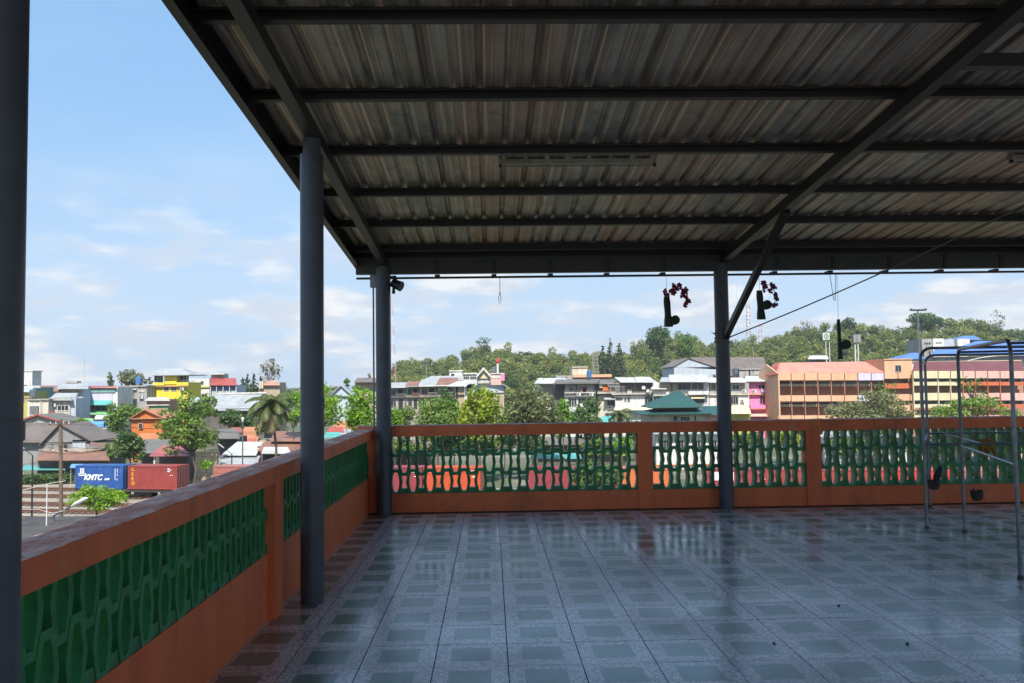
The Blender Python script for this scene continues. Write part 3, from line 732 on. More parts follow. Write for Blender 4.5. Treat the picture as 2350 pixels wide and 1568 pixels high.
def quads_mesh(name, Q, T, mat_):
    n = len(Q); me = bpy.data.meshes.new(name)
    me.vertices.add(4 * n); me.vertices.foreach_set('co', Q.reshape(-1).astype(np.float32))
    me.loops.add(4 * n); me.loops.foreach_set('vertex_index', np.arange(4 * n, dtype=np.int32))
    me.polygons.add(n); me.polygons.foreach_set('loop_start', np.arange(0, 4 * n, 4, dtype=np.int32))
    try: me.polygons.foreach_set('loop_total', np.full(n, 4, dtype=np.int32))
    except Exception: pass
    at = me.attributes.new('tint', 'FLOAT', 'FACE'); at.data.foreach_set('value', T.astype(np.float32))
    me.update(calc_edges=True); me.materials.append(mat_); return me
def limb_pts(a, b, wob=.08):
    a = Vector(a); b = Vector(b); L = (b - a).length
    return [a.lerp(b, t) + Vector((random.uniform(-1, 1), random.uniform(-1, 1), random.uniform(-.4, .6))) * L * wob * math.sin(math.pi * t) for t in (0, .33, .66, 1)]
def tree(label, x0, y0, x1, y1, Y, kind='mid', leaf=None, dens=0.30, nl=9, lobe=0.42, name='tree', trunk_x=None, airy=False, bark='bark', group=None, ground=None, cat='tree', tint=0.0):
    base_z = G if ground is None else ground
    c = W((x0 + x1) / 2, (y0 + y1) / 2, Y); hw = (x1 - x0) / 2 * Y / FPX; hh = (y1 - y0) / 2 * Y / FPX
    leaf = leaf or max(0.16, Y * 0.0034)
    tx = c.x if trunk_x is None else W(trunk_x, 900, Y).x
    o = thing(name, label, cat, (tx, Y, base_z), group)
    lobes = []
    for i in range(int(nl * 1.45)):
        for _ in range(30):
            v = np.array([random.uniform(-1, 1), random.uniform(-1, 1), random.uniform(-1, 1)])
            if v @ v < 1: break
        k = lobe * random.uniform(.7, 1.25)
        v *= (1.0 - k * .72)
        if airy: rr = (k * hw, k * hw * .9, k * hh * .45)
        else: rr = (k * hw, k * hw * .95, k * hh * .9)
        lobes.append((c.x + v[0] * hw, Y + v[1] * hw * .8, c.z + v[2] * hh, *rr, random.uniform(-.14, .14)))
    Q, T = leaves_arrays(lobes, leaf, dens, tint)
    link('crown', quads_mesh('crown', Q, T, LEAF[kind]), o)
    r0 = max(.07, hw * .036); mb = MB(); fork = Vector((tx + (c.x - tx) * .4, Y, max(base_z + 1.0, c.z - hh * .75)))
    mb.path([(tx, Y, base_z), (tx + .05 * hw, Y, (base_z + fork.z) / 2), fork], [r0 * 1.3, r0, r0 * .8], 8)
    for L in lobes:
        e = Vector(L[:3]); p = limb_pts(fork, e); mb.path(p, [r0 * .5, r0 * .36, r0 * .24, r0 * .1], 5)
    mb.build('trunk', M[bark], o)
    return o

def coconut_palm(label, x, y, Y, rad_px, name='coconut_palm', n=24, group=None):
    c = W(x, y, Y); R = rad_px * Y / FPX
    o = thing(name, label, 'palm tree', (c.x + .15 * R, Y, G), group)
    MB().path([(c.x + .15 * R, Y, G), (c.x + .17 * R, Y, (G + c.z) / 2), (c.x, Y, c.z)], [.2, .15, .13], 8).build('trunk', M['bark'], o)
    for i in range(n):
        az = 2 * math.pi * i * .382 * 1.0 + random.uniform(-.2, .2); lift = 1.25 - 1.9 * i / n          # young fronds stand up, old ones hang
        pts = []; p = Vector(c); L = R * random.uniform(.92, 1.15); k = 9; el = lift
        for s in range(k + 1):
            pts.append(p.copy()); p = p + Vector((math.cos(az) * math.cos(el), math.sin(az) * math.cos(el), math.sin(el))) * (L / k); el -= .17 + .05 * (1 - i / n)
            el = max(el, -1.45)
        Q = []
        for s in range(k):
            for u in (0.0, .33, .66):
                q = pts[s].lerp(pts[s + 1], u); t = (s + u) / k
                d = (pts[s + 1] - pts[s]).normalized(); side = d.cross(Vector((0, 0, 1)))
                side = side.normalized() if side.length > .05 else Vector((1, 0, 0))
                ll = L * .26 * (math.sin(math.pi * min(1, t * .85 + .14)) ** .6)
                for sg in (-1, 1):
                    tip = q + side * sg * ll * .75 + d * ll * .45 + Vector((0, 0, -ll * .55)); w = d * (L / k * .26)
                    Q.append([q - w, q + w, tip + w * .25, tip - w * .1])
        Qa = np.array([[list(v) for v in q] for q in Q]); dry = i >= n - 4
        fr = link('frond', quads_mesh('frond', Qa, np.full(len(Q), random.uniform(-.1, .12)), LEAF['palm_dry' if dry else 'palm']), o)
        MB().path(pts[::3] if len(pts[::3]) > 1 else pts, .025, 4).build('midrib', M['bark_pale'], fr)
    return o

def conifer(label, x, ytop, ybot, Y, wpx, name='casuarina_tree', group=None):
    t = W(x, ytop, Y); b = W(x, ybot, Y); hw = wpx / 2 * Y / FPX; H = t.z - b.z
    o = thing(name, label, 'tree', (b.x, Y, G), group); lobes = []
    for i in range(9):
        u = i / 8; w = hw * (1 - u) ** .7 * random.uniform(.6, 1.0) + hw * .08
        lobes.append((b.x + random.uniform(-.3, .3) * w, Y + random.uniform(-.3, .3) * w, b.z + H * u * .93, w, w, H * .10, random.uniform(-.12, .12)))
    Q, T = leaves_arrays(lobes, Y * .0036, .33)
    link('crown', quads_mesh('crown', Q, T, LEAF['conifer']), o)
    MB().path([(b.x, Y, G), (b.x, Y, b.z), (t.x, Y, t.z - H * .05)], [.3, .22, .05], 6).build('trunk', M['bark'], o)

def hill_and_forest():
    SK = [(880, 846), (895, 838), (915, 818), (985, 817), (1030, 812), (1065, 806), (1085, 797), (1150, 787), (1190, 800), (1230, 800), (1270, 805), (1310, 812), (1345, 803), (1395, 800), (1465, 792), (1480, 775), (1560, 764),
          (1590, 772), (1640, 776), (1700, 774), (1760, 770), (1800, 757), (1850, 745), (1900, 741), (1960, 740), (1990, 742), (2060, 746), (2110, 732), (2180, 730), (2240, 730), (2300, 744), (2380, 750), (2480, 742), (2600, 760), (2750, 800)]
    sx = [p[0] for p in SK]; sy = [p[1] for p in SK]
    Y0, Y1 = 330, 470; TH = 9.0
    def xpix(X, Y): 
        d = RM.T @ np.array([X, Y, -EYE + EYE]); return 1175 + FPX * d[0] / d[1]
    def ridge(X):
        px = xpix(X, Y1); return W(px, float(np.interp(px, sx, sy)), Y1).z - TH
    def hz(X, Y):
        u = min(1, max(0, (Y - Y0) / (Y1 - Y0))); px = xpix(X, Y)
        edge = min(1, max(0, (px - 870) / 45)); R = ridge(X * Y1 / Y)
        return G - .5 + max(0, (R - G)) * (u ** .85) * edge if Y <= Y1 else G - .5 + max(0, R - G) * edge * max(0, 1 - (Y - Y1) / 500)
    vs = []; nx, ny = 70, 14
    for j in range(ny + 1):
        for i in range(nx + 1):
            Y = Y0 - 10 + (Y1 + 420 - Y0) * j / ny; X = -95 + 560 * i / nx; vs.append((X, Y, hz(X, Y)))
    fs = [(j * (nx + 1) + i, j * (nx + 1) + i + 1, (j + 1) * (nx + 1) + i + 1, (j + 1) * (nx + 1) + i) for j in range(ny) for i in range(nx)]
    MB().add(vs, fs).build('hill', mat('hill_undergrowth', (0.07, 0.10, 0.035), 0.95, c2=(0.14, 0.13, 0.06), scale=.06), kind='structure', smooth=True)
    lobes = []
    for row, Y in enumerate(np.linspace(Y0 + 4, Y1, 13)):
        X = -62.0
        while X < 330:
            X += random.uniform(4.5, 8.0); px = xpix(X, Y)
            if px < 893 or px > 2560: continue
            z = hz(X, Y); h = TH * random.uniform(.75, 1.2); t = random.gauss(0, .15) + (.16 if random.random() < .08 else 0)
            w = random.uniform(3.0, 5.2)
            for _ in range(4):
                lobes.append((X + random.uniform(-.5, .5) * w, Y + random.uniform(-3, 3), z + h * random.uniform(.3, .85), w * random.uniform(.55, .85), w * .65, h * random.uniform(.18, .32), t + random.uniform(-.08, .08)))
    Q, T = leaves_arrays(lobes, 1.0, .46, .03, .5)
    link('forest', quads_mesh('forest', Q, T, LEAF['forest']), kind='stuff')
    # flat woods along the far horizon to the left
    lobes = []
    for k in range(520):
        Y = random.uniform(620, 1250); px = random.uniform(-60, 930); p = W(px, 880, Y); w = random.uniform(5, 11)
        lobes.append((p.x, Y, G + random.uniform(4, 9) * (.8 + Y / 2500), w, w * .6, random.uniform(3.5, 6), random.gauss(-.02, .1)))
    Q, T = leaves_arrays(lobes, 2.6, .34)
    link('far_woods', quads_mesh('far_woods', Q, T, LEAF['forest']), kind='stuff')
    gr = 'trees standing out on the wooded hill'
    tree('dark spreading umbrella tree rising above the left ridge of the wooded hill', 1088, 769, 1132, 806, 455, 'dark', 1.0, .16, 12, .30, airy=True, group=gr, ground=W(1110, 830, 455).z)
    tree('big rounded dark green tree dominating the ridge near the middle of the hill', 1472, 746, 1548, 815, 400, 'dark', 1.15, .36, 12, .5, group=gr, ground=-2, tint=.05)
    tree('broad lighter green tree on the ridge beside the big rounded tree', 1545, 758, 1606, 830, 398, 'mid', 1.1, .36, 10, .5, group=gr, ground=-2)
    tree('dark treetop standing highest on the ridge behind the floodlight mast', 2082, 714, 2172, 752, 452, 'dark', 1.15, .34, 10, .45, group=gr, ground=W(2120, 770, 452).z)
    tree('sparse grey treetop on the ridge toward the right edge', 2258, 710, 2316, 768, 445, 'grey', .9, .06, 14, .3, group=gr, ground=W(2290, 790, 445).z, bark='bark_pale')
    tree('pale leafless treetop behind the ridge above the clock sign', 1822, 728, 1872, 768, 460, 'bare', .9, .07, 10, .35, group=gr, ground=W(1845, 780, 460).z, bark='bark_pale')
    tree('dark treetop on the ridge right of the edge-on planter', 1925, 724, 1975, 760, 450, 'dark', 1.1, .34, 7, .5, group=gr, ground=W(1950, 780, 450).z)
    tree('orange brown tree on the hillside below the ridge', 2150, 768, 2225, 800, 405, 'bare', 1.0, .16, 8, .4, group=gr, ground=2, tint=.1)
    tree('yellowish tree on the hillside right of the loudspeaker pole', 2060, 790, 2125, 840, 372, 'yellow', 1.0, .22, 8, .45, group=gr, ground=0, tint=-.15)
    for x, yt, w, lab in ((1402, 778, 40, 'spiky casuarina left of two on the hill behind the shophouses'), (1422, 786, 44, 'spiky casuarina right of two on the hill behind the shophouses'), (1385, 795, 46, 'shorter casuarina beside the lattice tower')):
        conifer(lab, x, yt, 860, 330, w, group='casuarinas')
hill_and_forest()

def town_trees():
    # left of the tall column
    tree('tall airy tree with layered branches behind the red container with yellow letters', 342, 884, 516, 1064, 112, 'mid', .42, .27, 30, .27, airy=True, trunk_x=447, tint=.14)
    tree('glossy green tree left of the orange house', 238, 916, 303, 1002, 131, 'mid', .44, .34, 11, .46, tint=-.06)
    tree('dense dark bush tree in front of the orange house, touching the train', 252, 982, 346, 1062, 111, 'dark', .40, .36, 12, .46, tint=.12)
    tree('dark mango tree left of the coconut palm', 498, 934, 582, 990, 148, 'dark', .5, .36, 10, .48)
    coconut_palm('coconut palm with drooping fronds left of the tall column', 622, 928, 104, 70)
    tree('small bright green tree in front of the blue container', 152, 1104, 290, 1174, 69, 'bright', .22, .26, 20, .30, airy=False, tint=.08)
    tree('low bright bush behind the gap in the container train', 453, 1052, 494, 1076, 104, 'bright', .35, .35, 5, .5, name='bush', cat='bush')
    tree('bright green tree with an open crown right behind the tall column', 668, 846, 806, 1003, 90, 'bright', .34, .22, 20, .32, airy=True, tint=.04)
    tree('bright green tree between the two columns, nearer the corner column', 782, 878, 874, 1006, 96, 'bright', .36, .30, 13, .42, tint=.02)
    for i, (x, yt, w) in enumerate(((557, 866, 18), (568, 858, 22), (583, 856, 24), (598, 864, 18))):
        conifer(('first', 'second', 'third', 'fourth')[i] + ' from the left in the row of casuarinas before the pale bare tree', x, yt, 900, 262, w, group='casuarinas')
    tree('pale almost leafless round tree on the left skyline', 586, 818, 648, 884, 262, 'bare', .75, .10, 14, .42, bark='bark_pale')
    tree('small round tree on the skyline left of the yellow building', 243, 856, 266, 890, 280, 'dark', .9, .3, 5, .55)
    tree('pale broad tree on the skyline just left of the yellow building', 268, 846, 352, 892, 285, 'grey', .95, .24, 13, .4)
    tree('small tree on the roofline behind the red roofed building', 490, 856, 520, 876, 300, 'mid', .9, .28, 5, .5)
    tree('bushy palm-like treetop on the skyline right of the tall column', 786, 864, 812, 888, 175, 'mid', .6, .3, 5, .5)
    tree('small dark tree on the skyline left of the corner column', 838, 856, 856, 880, 300, 'dark', .9, .33, 4, .55)
    tree('bright green tree showing just left of the tall column, behind the palm', 634, 874, 712, 1000, 124, 'bright', .42, .30, 12, .40, airy=True)
    tree('leafy tree between the yellow building and the big warehouse', 440, 900, 500, 960, 170, 'mid', .5, .3, 9, .42, tint=.1)
    tree('wide green tree among the roofs behind the orange house', 270, 925, 330, 975, 165, 'mid', .5, .32, 9, .45, tint=.15)
    tree('small green tree between the timber house and the lane canopies', 168, 950, 206, 985, 162, 'bright', .5, .3, 7, .45)
    tree('low green tree behind the long rusty shed by the tracks', 236, 1010, 272, 1058, 119, 'mid', .42, .32, 7, .45, tint=.1)
    tree('dark green crown filling the gap right of the coconut palm', 588, 958, 640, 1005, 140, 'dark', .5, .34, 8, .45, tint=.12)
    tree('slim green tree beside the dark mango tree', 572, 930, 606, 985, 152, 'mid', .5, .3, 6, .45, tint=.15)
    tree('round tree behind the unpainted concrete building', 330, 884, 360, 930, 205, 'mid', .6, .32, 7, .5)
    # beyond the far parapet
    tree('small light green tree touching the corner column', 880, 918, 930, 1010, 112, 'bright', .4, .32, 7, .5)
    tree('rounded green bush tree in front of the old shophouses', 938, 910, 1064, 1020, 112, 'mid', .4, .36, 14, .42, tint=.12)
    tree('bright yellow green tree in front of the pale blue shed', 1042, 882, 1154, 1020, 106, 'yellow', .38, .36, 17, .40)
    tree('big grey green tree with yellow patches left of the concrete houses', 1150, 866, 1304, 1030, 108, 'grey', .40, .28, 22, .36, tint=.02)
    tree('leafy shrub tree at the foot of the leftmost old shophouse', 898, 922, 968, 1015, 118, 'mid', .42, .34, 10, .45, tint=.1)
    tree('green shrub tree squeezed between the rounded bush tree and the yellow green tree', 1008, 912, 1072, 1015, 114, 'bright', .42, .34, 10, .45, tint=-.1)
    tree('green tree between the yellow green tree and the big grey green tree', 1126, 908, 1186, 1015, 113, 'mid', .42, .32, 10, .45, tint=.05)
    tree('leafy green tree at the right flank of the big grey green tree', 1262, 905, 1322, 1020, 119, 'bright', .42, .32, 10, .45, tint=-.12)
    tree('low tree in front of the pavilion wall, right of the young palm', 1425, 946, 1482, 1020, 135, 'mid', .46, .32, 8, .45)
    tree('dark green tree growing up before the old shophouses', 990, 884, 1052, 960, 152, 'dark', .5, .32, 8, .42)
    tree('dark green tree before the concrete house with satellite dishes', 1306, 910, 1402, 1030, 131, 'dark', .46, .35, 13, .42, tint=.12)
    coconut_palm('small palm left of the green roofed pavilion', 1420, 952, 128, 36, n=14, name='young_palm')
    tree('airy tree in front of the lavender bay of the school', 1888, 878, 2112, 1024, 121, 'grey', .40, .145, 34, .27, airy=True, tint=.2)
    tree('thin upright tree rising above the airy tree before the school tower', 2005, 862, 2072, 930, 122, 'mid', .4, .10, 9, .3, airy=True)
    tree('green spreading tree before the right wing of the school', 2124, 890, 2352, 1024, 125, 'mid', .42, .16, 34, .27, airy=True, tint=.28)
    tree('slender tree standing above the others before the pink panels', 2188, 846, 2272, 925, 128, 'mid', .42, .09, 11, .28, airy=True, tint=.1)
    tree('low dark tree seen through the pierced blocks in front of the train', 1300, 1046, 1438, 1150, 74, 'dark', .3, .33, 14, .42, tint=.08)
    for i, (x0, y0, x1, y1, Y, k, lab) in enumerate((
            (975, 992, 1062, 1052, 116, 'mid', 'low bush behind the left end of the orange red container'), (1080, 990, 1180, 1050, 113, 'mid', 'low bush behind the gap in the train'), (1188, 1000, 1262, 1040, 117, 'dark', 'dark bush left of the turquoise canopy'), (1335, 1005, 1410, 1052, 108, 'mid', 'bush right of the turquoise canopy'), (1400, 995, 1462, 1055, 106, 'bright', 'bright bush just left of the first pier of the far parapet'),
            (885, 1000, 990, 1050, 118, 'mid', 'low bush behind the red containers next to the corner column'), (1000, 985, 1140, 1045, 114, 'dark', 'wide dark bush behind the orange red container'),
            (1150, 985, 1230, 1040, 116, 'grey', 'greyish bush below the big grey green tree'), (1660, 985, 1760, 1030, 125, 'mid', 'bush seen through the blocks right of the braced column'),
            (1760, 980, 1850, 1025, 128, 'yellow', 'yellowish bush seen through the blocks before the second pier'), (1890, 1000, 2010, 1050, 108, 'mid', 'bush below the airy school tree'), (2060, 1000, 2200, 1050, 110, 'grey', 'greyish bush left of the drying rack'), (2210, 1000, 2400, 1048, 112, 'mid', 'long bush behind the drying rack'))):
        tree(lab, x0, y0, x1, y1, Y, k, .4, .32, 9, .42, name='bush', cat='bush')
town_trees()
# ================================================================== TRAIN
def stroke_font(txt, size, shear=0.0, off=0.0, ext=0.008, spacing=1.0):
    cu = bpy.data.curves.new('lettering', 'FONT'); cu.body = txt; cu.size = size; cu.shear = shear; cu.offset = off; cu.extrude = ext; cu.space_character = spacing; cu.resolution_u = 3
    return cu
def train():
    cols = {
        'blue': ((0.018, 0.075, 0.26), (0.05, 0.13, 0.33)), 'red': ((0.27, 0.045, 0.038), (0.20, 0.035, 0.03)), 'orange': ((0.48, 0.075, 0.025), (0.40, 0.06, 0.022)),
        'maroon': ((0.26, 0.04, 0.05), (0.20, 0.03, 0.04)), 'bright': ((0.45, 0.03, 0.035), (0.38, 0.03, 0.03)), 'pale': ((0.34, 0.12, 0.095), (0.27, 0.09, 0.07)), 'tan': ((0.52, 0.14, 0.045), (0.42, 0.11, 0.04))}
    mats = {k: mat(k + '_container_paint', a, 0.45, c2=b, scale=1.1, lo=.5, hi=.75, stretch=(1, 1, .5), c3=(.16, .07, .04), scale3=2.6, lo3=.66, hi3=.74) for k, (a, b) in cols.items()}
    white = mat('white_lettering', (0.8, 0.8, 0.8), .5); yell = mat('yellow_lettering', (0.72, 0.40, 0.015), .5)
    steel = mat('wagon_steel', (0.045, 0.04, 0.036), .7); L, Wd, H = 6.06, 2.44, 2.59
    def corr(mb, p0, ux, uz, length, height, nrm, pitch=.28, dep=.036):
        n = int(length / pitch); pts = []; st = length / n
        for i in range(n):
            a = i * st; pts += [(a, 0), (a + st * .3, 0), (a + st * .5, -dep), (a + st * .8, -dep)]
        pts.append((length, 0)); p0 = Vector(p0); ux = Vector(ux); nrm = Vector(nrm); vs = []
        for q, d in pts:
            b = p0 + ux * q + nrm * d; vs += [b, b + Vector((0, 0, height))]
        mb.add(vs, [(2 * i, 2 * i + 2, 2 * i + 3, 2 * i + 1) for i in range(len(pts) - 1)])
    def container(s, color, label):
        base = TP + TN * -1.22 + TU * s + Vector((0, 0, G + 1.22))
        o = thing('shipping_container', label, 'shipping container', (0, 0, 0), 'containers on the train'); m = mats[color]
        mb = MB(); corr(mb, (.12, .03, .16), (1, 0, 0), 0, L - .24, H - .28, (0, -1, 0)); corr(mb, (.12, Wd - .03, .16), (1, 0, 0), 0, L - .24, H - .28, (0, 1, 0))
        corr(mb, (.03, .12, .16), (0, 1, 0), 0, Wd - .24, H - .28, (-1, 0, 0)); mb.box(.02, .05, H - .045, L - .02, Wd - .05, H - .015); mb.box(.05, .06, .03, L - .05, Wd - .06, .15)
        body = mb.build('body', m, o)
        fr = MB()
        for x in (0, L - .12):
            for y in (0, Wd - .12): fr.box(x, y, 0, x + .12, y + .12, H)
        for y in (0.005, Wd - .065):
            fr.box(.121, y, .002, L - .121, y + .06, .16); fr.box(.121, y, H - .12, L - .121, y + .06, H - .003)
        for x in (.005, L - .065):
            fr.box(x, .121, .002, x + .06, Wd - .121, .16); fr.box(x, .121, H - .12, x + .06, Wd - .121, H - .003)
        fr.build('frame', m, o)
        for k in (0, 1):
            y0 = .125 + k * (Wd / 2 - .12); d = MB().box(L - .05, y0, .165, L - .012, y0 + Wd / 2 - .13, H - .125)
            for zz in (.6, 1.2, 1.8): d.box(L - .013, y0 + .1, zz, L - .002, y0 + Wd / 2 - .23, zz + .09)
            door = d.build('door', m, o)
            for q in (.3, .75):
                MB().tube((L + .03, y0 + q, .1), (L + .03, y0 + q, H - .08), .022, n=6).build('locking_bar', M['tube'], door)
        def text(t, x, z, size, mm, shear=0, off=0, sp=1.0, vert=False):
            cu = stroke_font(t, size, shear, off, spacing=sp); cu.materials.append(mm)
            tmp = bpy.data.objects.new('lettering_curve', cu); me = bpy.data.meshes.new_from_object(tmp); bpy.data.objects.remove(tmp); me.materials.clear(); me.materials.append(mm)
            q = bpy.data.objects.new('lettering', me); COL.objects.link(q); q.parent = body; q.location = (x, -.015, z); q.rotation_euler = (math.pi / 2, 0, 0); return q
        if color == 'blue':
            text('KMTC', 1.10, .98, .86, white, .28, .028, .95); text('LINE', 3.72, .98, .30, white, .28, .012)
            e = MB().box(.62, -.012, 1.78, 1.12, -.004, 2.26).build('emblem', white, body)
            MB().box(.72, -.018, 1.86, 1.02, -.0125, 1.92).box(.72, -.018, 1.98, .79, -.0125, 2.18).box(.95, -.018, 1.98, 1.02, -.0125, 2.18).box(.80, -.018, 2.12, .94, -.0125, 2.18).box(.80, -.018, 1.99, .94, -.0125, 2.04).build('emblem_mark', m, o)
            text('KOREA MARINE', .36, 1.62, .145, white, 0, .006); text('TRANSPORT', .42, 1.42, .18, white, 0, .01)
            for x, z0, z1 in ((5.02, 1.0, 2.2), (5.30, 1.8, 2.25), (5.30, 1.45, 1.62), (5.26, .95, 1.1)):
                mb = MB(); z = z0
                while z < z1: mb.box(x, -.012, z, x + .09, -.004, z + .05); z += .075
                mb.build('code_mark', white, body)
        if color == 'red' and 'yellow' in label:
            z = 2.02
            for ch in 'CSEO': text(ch, .46, z, .52, yell, 0, .016); z -= .52
            for x, z, w in ((4.9, 2.22, .26), (4.9, 2.06, .5), (4.9, 1.92, .3), (5.2, 1.5, .12), (5.45, 1.5, .1)): MB().box(x, -.012, z, x + w, -.004, z + .09).build('code_mark', white, body)
        if 'white' in label and color == 'maroon':
            MB().box(.8, -.012, 1.5, 2.6, -.004, 2.3).build('white_panel', white, body)
        if color == 'bright':
            text('C', 1.1, .5, 1.3, white, 0, .05)
        if color in ('orange', 'maroon', 'pale'):
            for x, z, w in ((4.9, 2.2, .5), (4.9, 2.05, .34), (5.2, 1.6, .3)): MB().box(x, -.012, z, x + w, -.004, z + .09).build('code_mark', white, body)
        o.location = base; o.rotation_euler = (0, 0, TANG); o.scale = (1, 1, 1)
        return o
    def wagon(s, lab):
        base = TP + TN * -1.22 + TU * (s - .3) + Vector((0, 0, G + .16)); o = thing('flat_wagon', lab, 'railway wagon', (0, 0, 0), 'flat wagons of the container train')
        MB().box(0, .12, .72, 6.66, .30, 1.05).box(0, 2.14, .72, 6.66, 2.32, 1.05).box(0, .31, .80, .2, 2.13, 1.04).box(6.46, .31, .80, 6.66, 2.13, 1.04).box(3.2, .31, .80, 3.4, 2.13, 1.04).build('deck', steel, o)
        for x in (1.0, 2.4, 4.3, 5.7):
            for y in (.65, 1.72): MB().tube((x, y, .43), (x, y + .1, .43), .42, n=18).build('wheel', steel, o)
        for x in (1.7, 5.0): MB().box(x - 1.0, .5, .36, x + 1.0, .6, .62).box(x - 1.0, 1.9, .36, x + 1.0, 2.0, .62).build('bogie', steel, o)
        o.location = base; o.rotation_euler = (0, 0, TANG)
    items = [(176.7, 'blue', 'blue container with white KMTC lettering, first of the parked train'), (296.5, 'red', 'dull red container with yellow vertical letters, coupled after the blue one'),
             (491, 'pale', 'faded red container half hidden by the left coping, after the gap'), (613, 'red', 'plain red container hidden behind the coping and the tall column'),
             (840, 'maroon', 'dark maroon container beside the corner column, seen through the pierced blocks'), (969, 'orange', 'bright orange red container seen through the first pierced panel'),
             (1209, 'maroon', 'dull maroon container standing alone after the gap in the train'), (1392, 'tan', 'orange container just left of the first pier of the far parapet'),
             (1613, 'maroon', 'maroon container with a white panel behind the braced column'), (1750, 'red', 'red container left of the second pier of the far parapet'), (1889, 'red', 'red container right of the second pier of the far parapet'),
             (2030, 'bright', 'bright scarlet container with a big white letter near the drying rack'), (2172, 'pale', 'faded red container behind the drying rack'), (2318, 'pale', 'faded red container at the right picture edge')]
    for x, c, lab in items:
        s = track_s(x); container(s, c, lab); wagon(s, 'black flat wagon under the ' + lab.split(',')[0].split(' with ')[0].replace('just ', ''))
train()

# ================================================================== TOWN
M['wt_white'] = wall_mat('white_wall', (0.62, 0.61, 0.58)); M['wt_cream'] = wall_mat('cream_wall', (0.55, 0.50, 0.40)); M['wt_grey'] = wall_mat('grey_concrete_wall', (0.34, 0.33, 0.31), .5)
M['wt_old'] = wall_mat('old_stained_wall', (0.40, 0.37, 0.33), .62); M['wt_blue'] = wall_mat('pale_blue_wall', (0.42, 0.47, 0.52), .2); M['wt_yellow'] = wall_mat('yellow_wall', (0.72, 0.56, 0.05), .15)
M['wt_olive'] = wall_mat('olive_yellow_wall', (0.46, 0.42, 0.10), .3); M['wt_pink'] = wall_mat('pink_wall', (0.72, 0.22, 0.42), .12); M['wt_peach'] = wall_mat('peach_wall', (0.64, 0.37, 0.225), .15)
M['wt_brick'] = wall_mat('brown_gallery_wall', (0.40, 0.21, 0.14), .25); M['wt_lav'] = wall_mat('lavender_wall', (0.55, 0.51, 0.66), .15); M['wt_rose'] = wall_mat('rose_panel', (0.62, 0.38, 0.33), .15)
M['wt_straw'] = wall_mat('straw_panel', (0.60, 0.53, 0.34), .15); M['wt_orange'] = wall_mat('orange_house_wall', (0.52, 0.15, 0.03), .2); M['wt_wood'] = wall_mat('grey_timber_wall', (0.26, 0.255, 0.25), .45)
M['wt_teal'] = wall_mat('teal_band', (0.17, 0.33, 0.31), .3); M['wt_green'] = wall_mat('green_wall', (0.17, 0.38, 0.17), .25); M['wt_deep'] = wall_mat('deep_blue_band', (0.04, 0.08, 0.34), .15)
M['wt_dwood'] = wall_mat('dark_timber_wall', (0.13, 0.115, 0.10), .4); M['wt_tan'] = wall_mat('tan_wall', (0.42, 0.33, 0.23), .3); M['wt_verm'] = wall_mat('vermilion_band', (0.50, 0.13, 0.05), .15)
R = {}
R['grey'] = sheet_mat('grey_sheet_roof', (0.36, 0.37, 0.37)); R['white'] = sheet_mat('white_sheet_roof', (0.50, 0.50, 0.485)); R['dark'] = sheet_mat('dark_cement_roof', (0.16, 0.145, 0.125))
R['rust'] = sheet_mat('rusty_sheet_roof', (0.27, 0.125, 0.075), (0.16, 0.085, 0.06)); R['red'] = sheet_mat('red_sheet_roof', (0.36, 0.075, 0.055)); R['brown'] = sheet_mat('brown_tile_roof', (0.17, 0.13, 0.105), (0.11, 0.09, 0.075))
R['pinkred'] = sheet_mat('faded_red_roof', (0.36, 0.10, 0.095)); R['blue'] = sheet_mat('blue_sheet_roof', (0.09, 0.18, 0.45), (0.08, 0.16, 0.40)); R['green'] = sheet_mat('green_tile_roof', (0.016, 0.072, 0.062), (0.014, 0.058, 0.052), period=.35, axis='Z')
R['coral'] = sheet_mat('coral_tile_roof', (0.53, 0.235, 0.165), (0.44, 0.18, 0.125), period=.5, axis='Z'); R['maroon'] = sheet_mat('maroon_tile_roof', (0.13, 0.035, 0.032), (0.17, 0.05, 0.042), period=.5, axis='Z')
R['steelblue'] = sheet_mat('blue_grey_roof', (0.42, 0.46, 0.50)); R['orange'] = sheet_mat('orange_roof', (0.46, 0.185, 0.085)); R['cream'] = sheet_mat('cream_arched_roof', (0.66, 0.62, 0.53)); R['teal'] = sheet_mat('turquoise_canopy', (0.10, 0.36, 0.33)); R['sky'] = sheet_mat('bright_blue_canopy', (0.13, 0.32, 0.62))

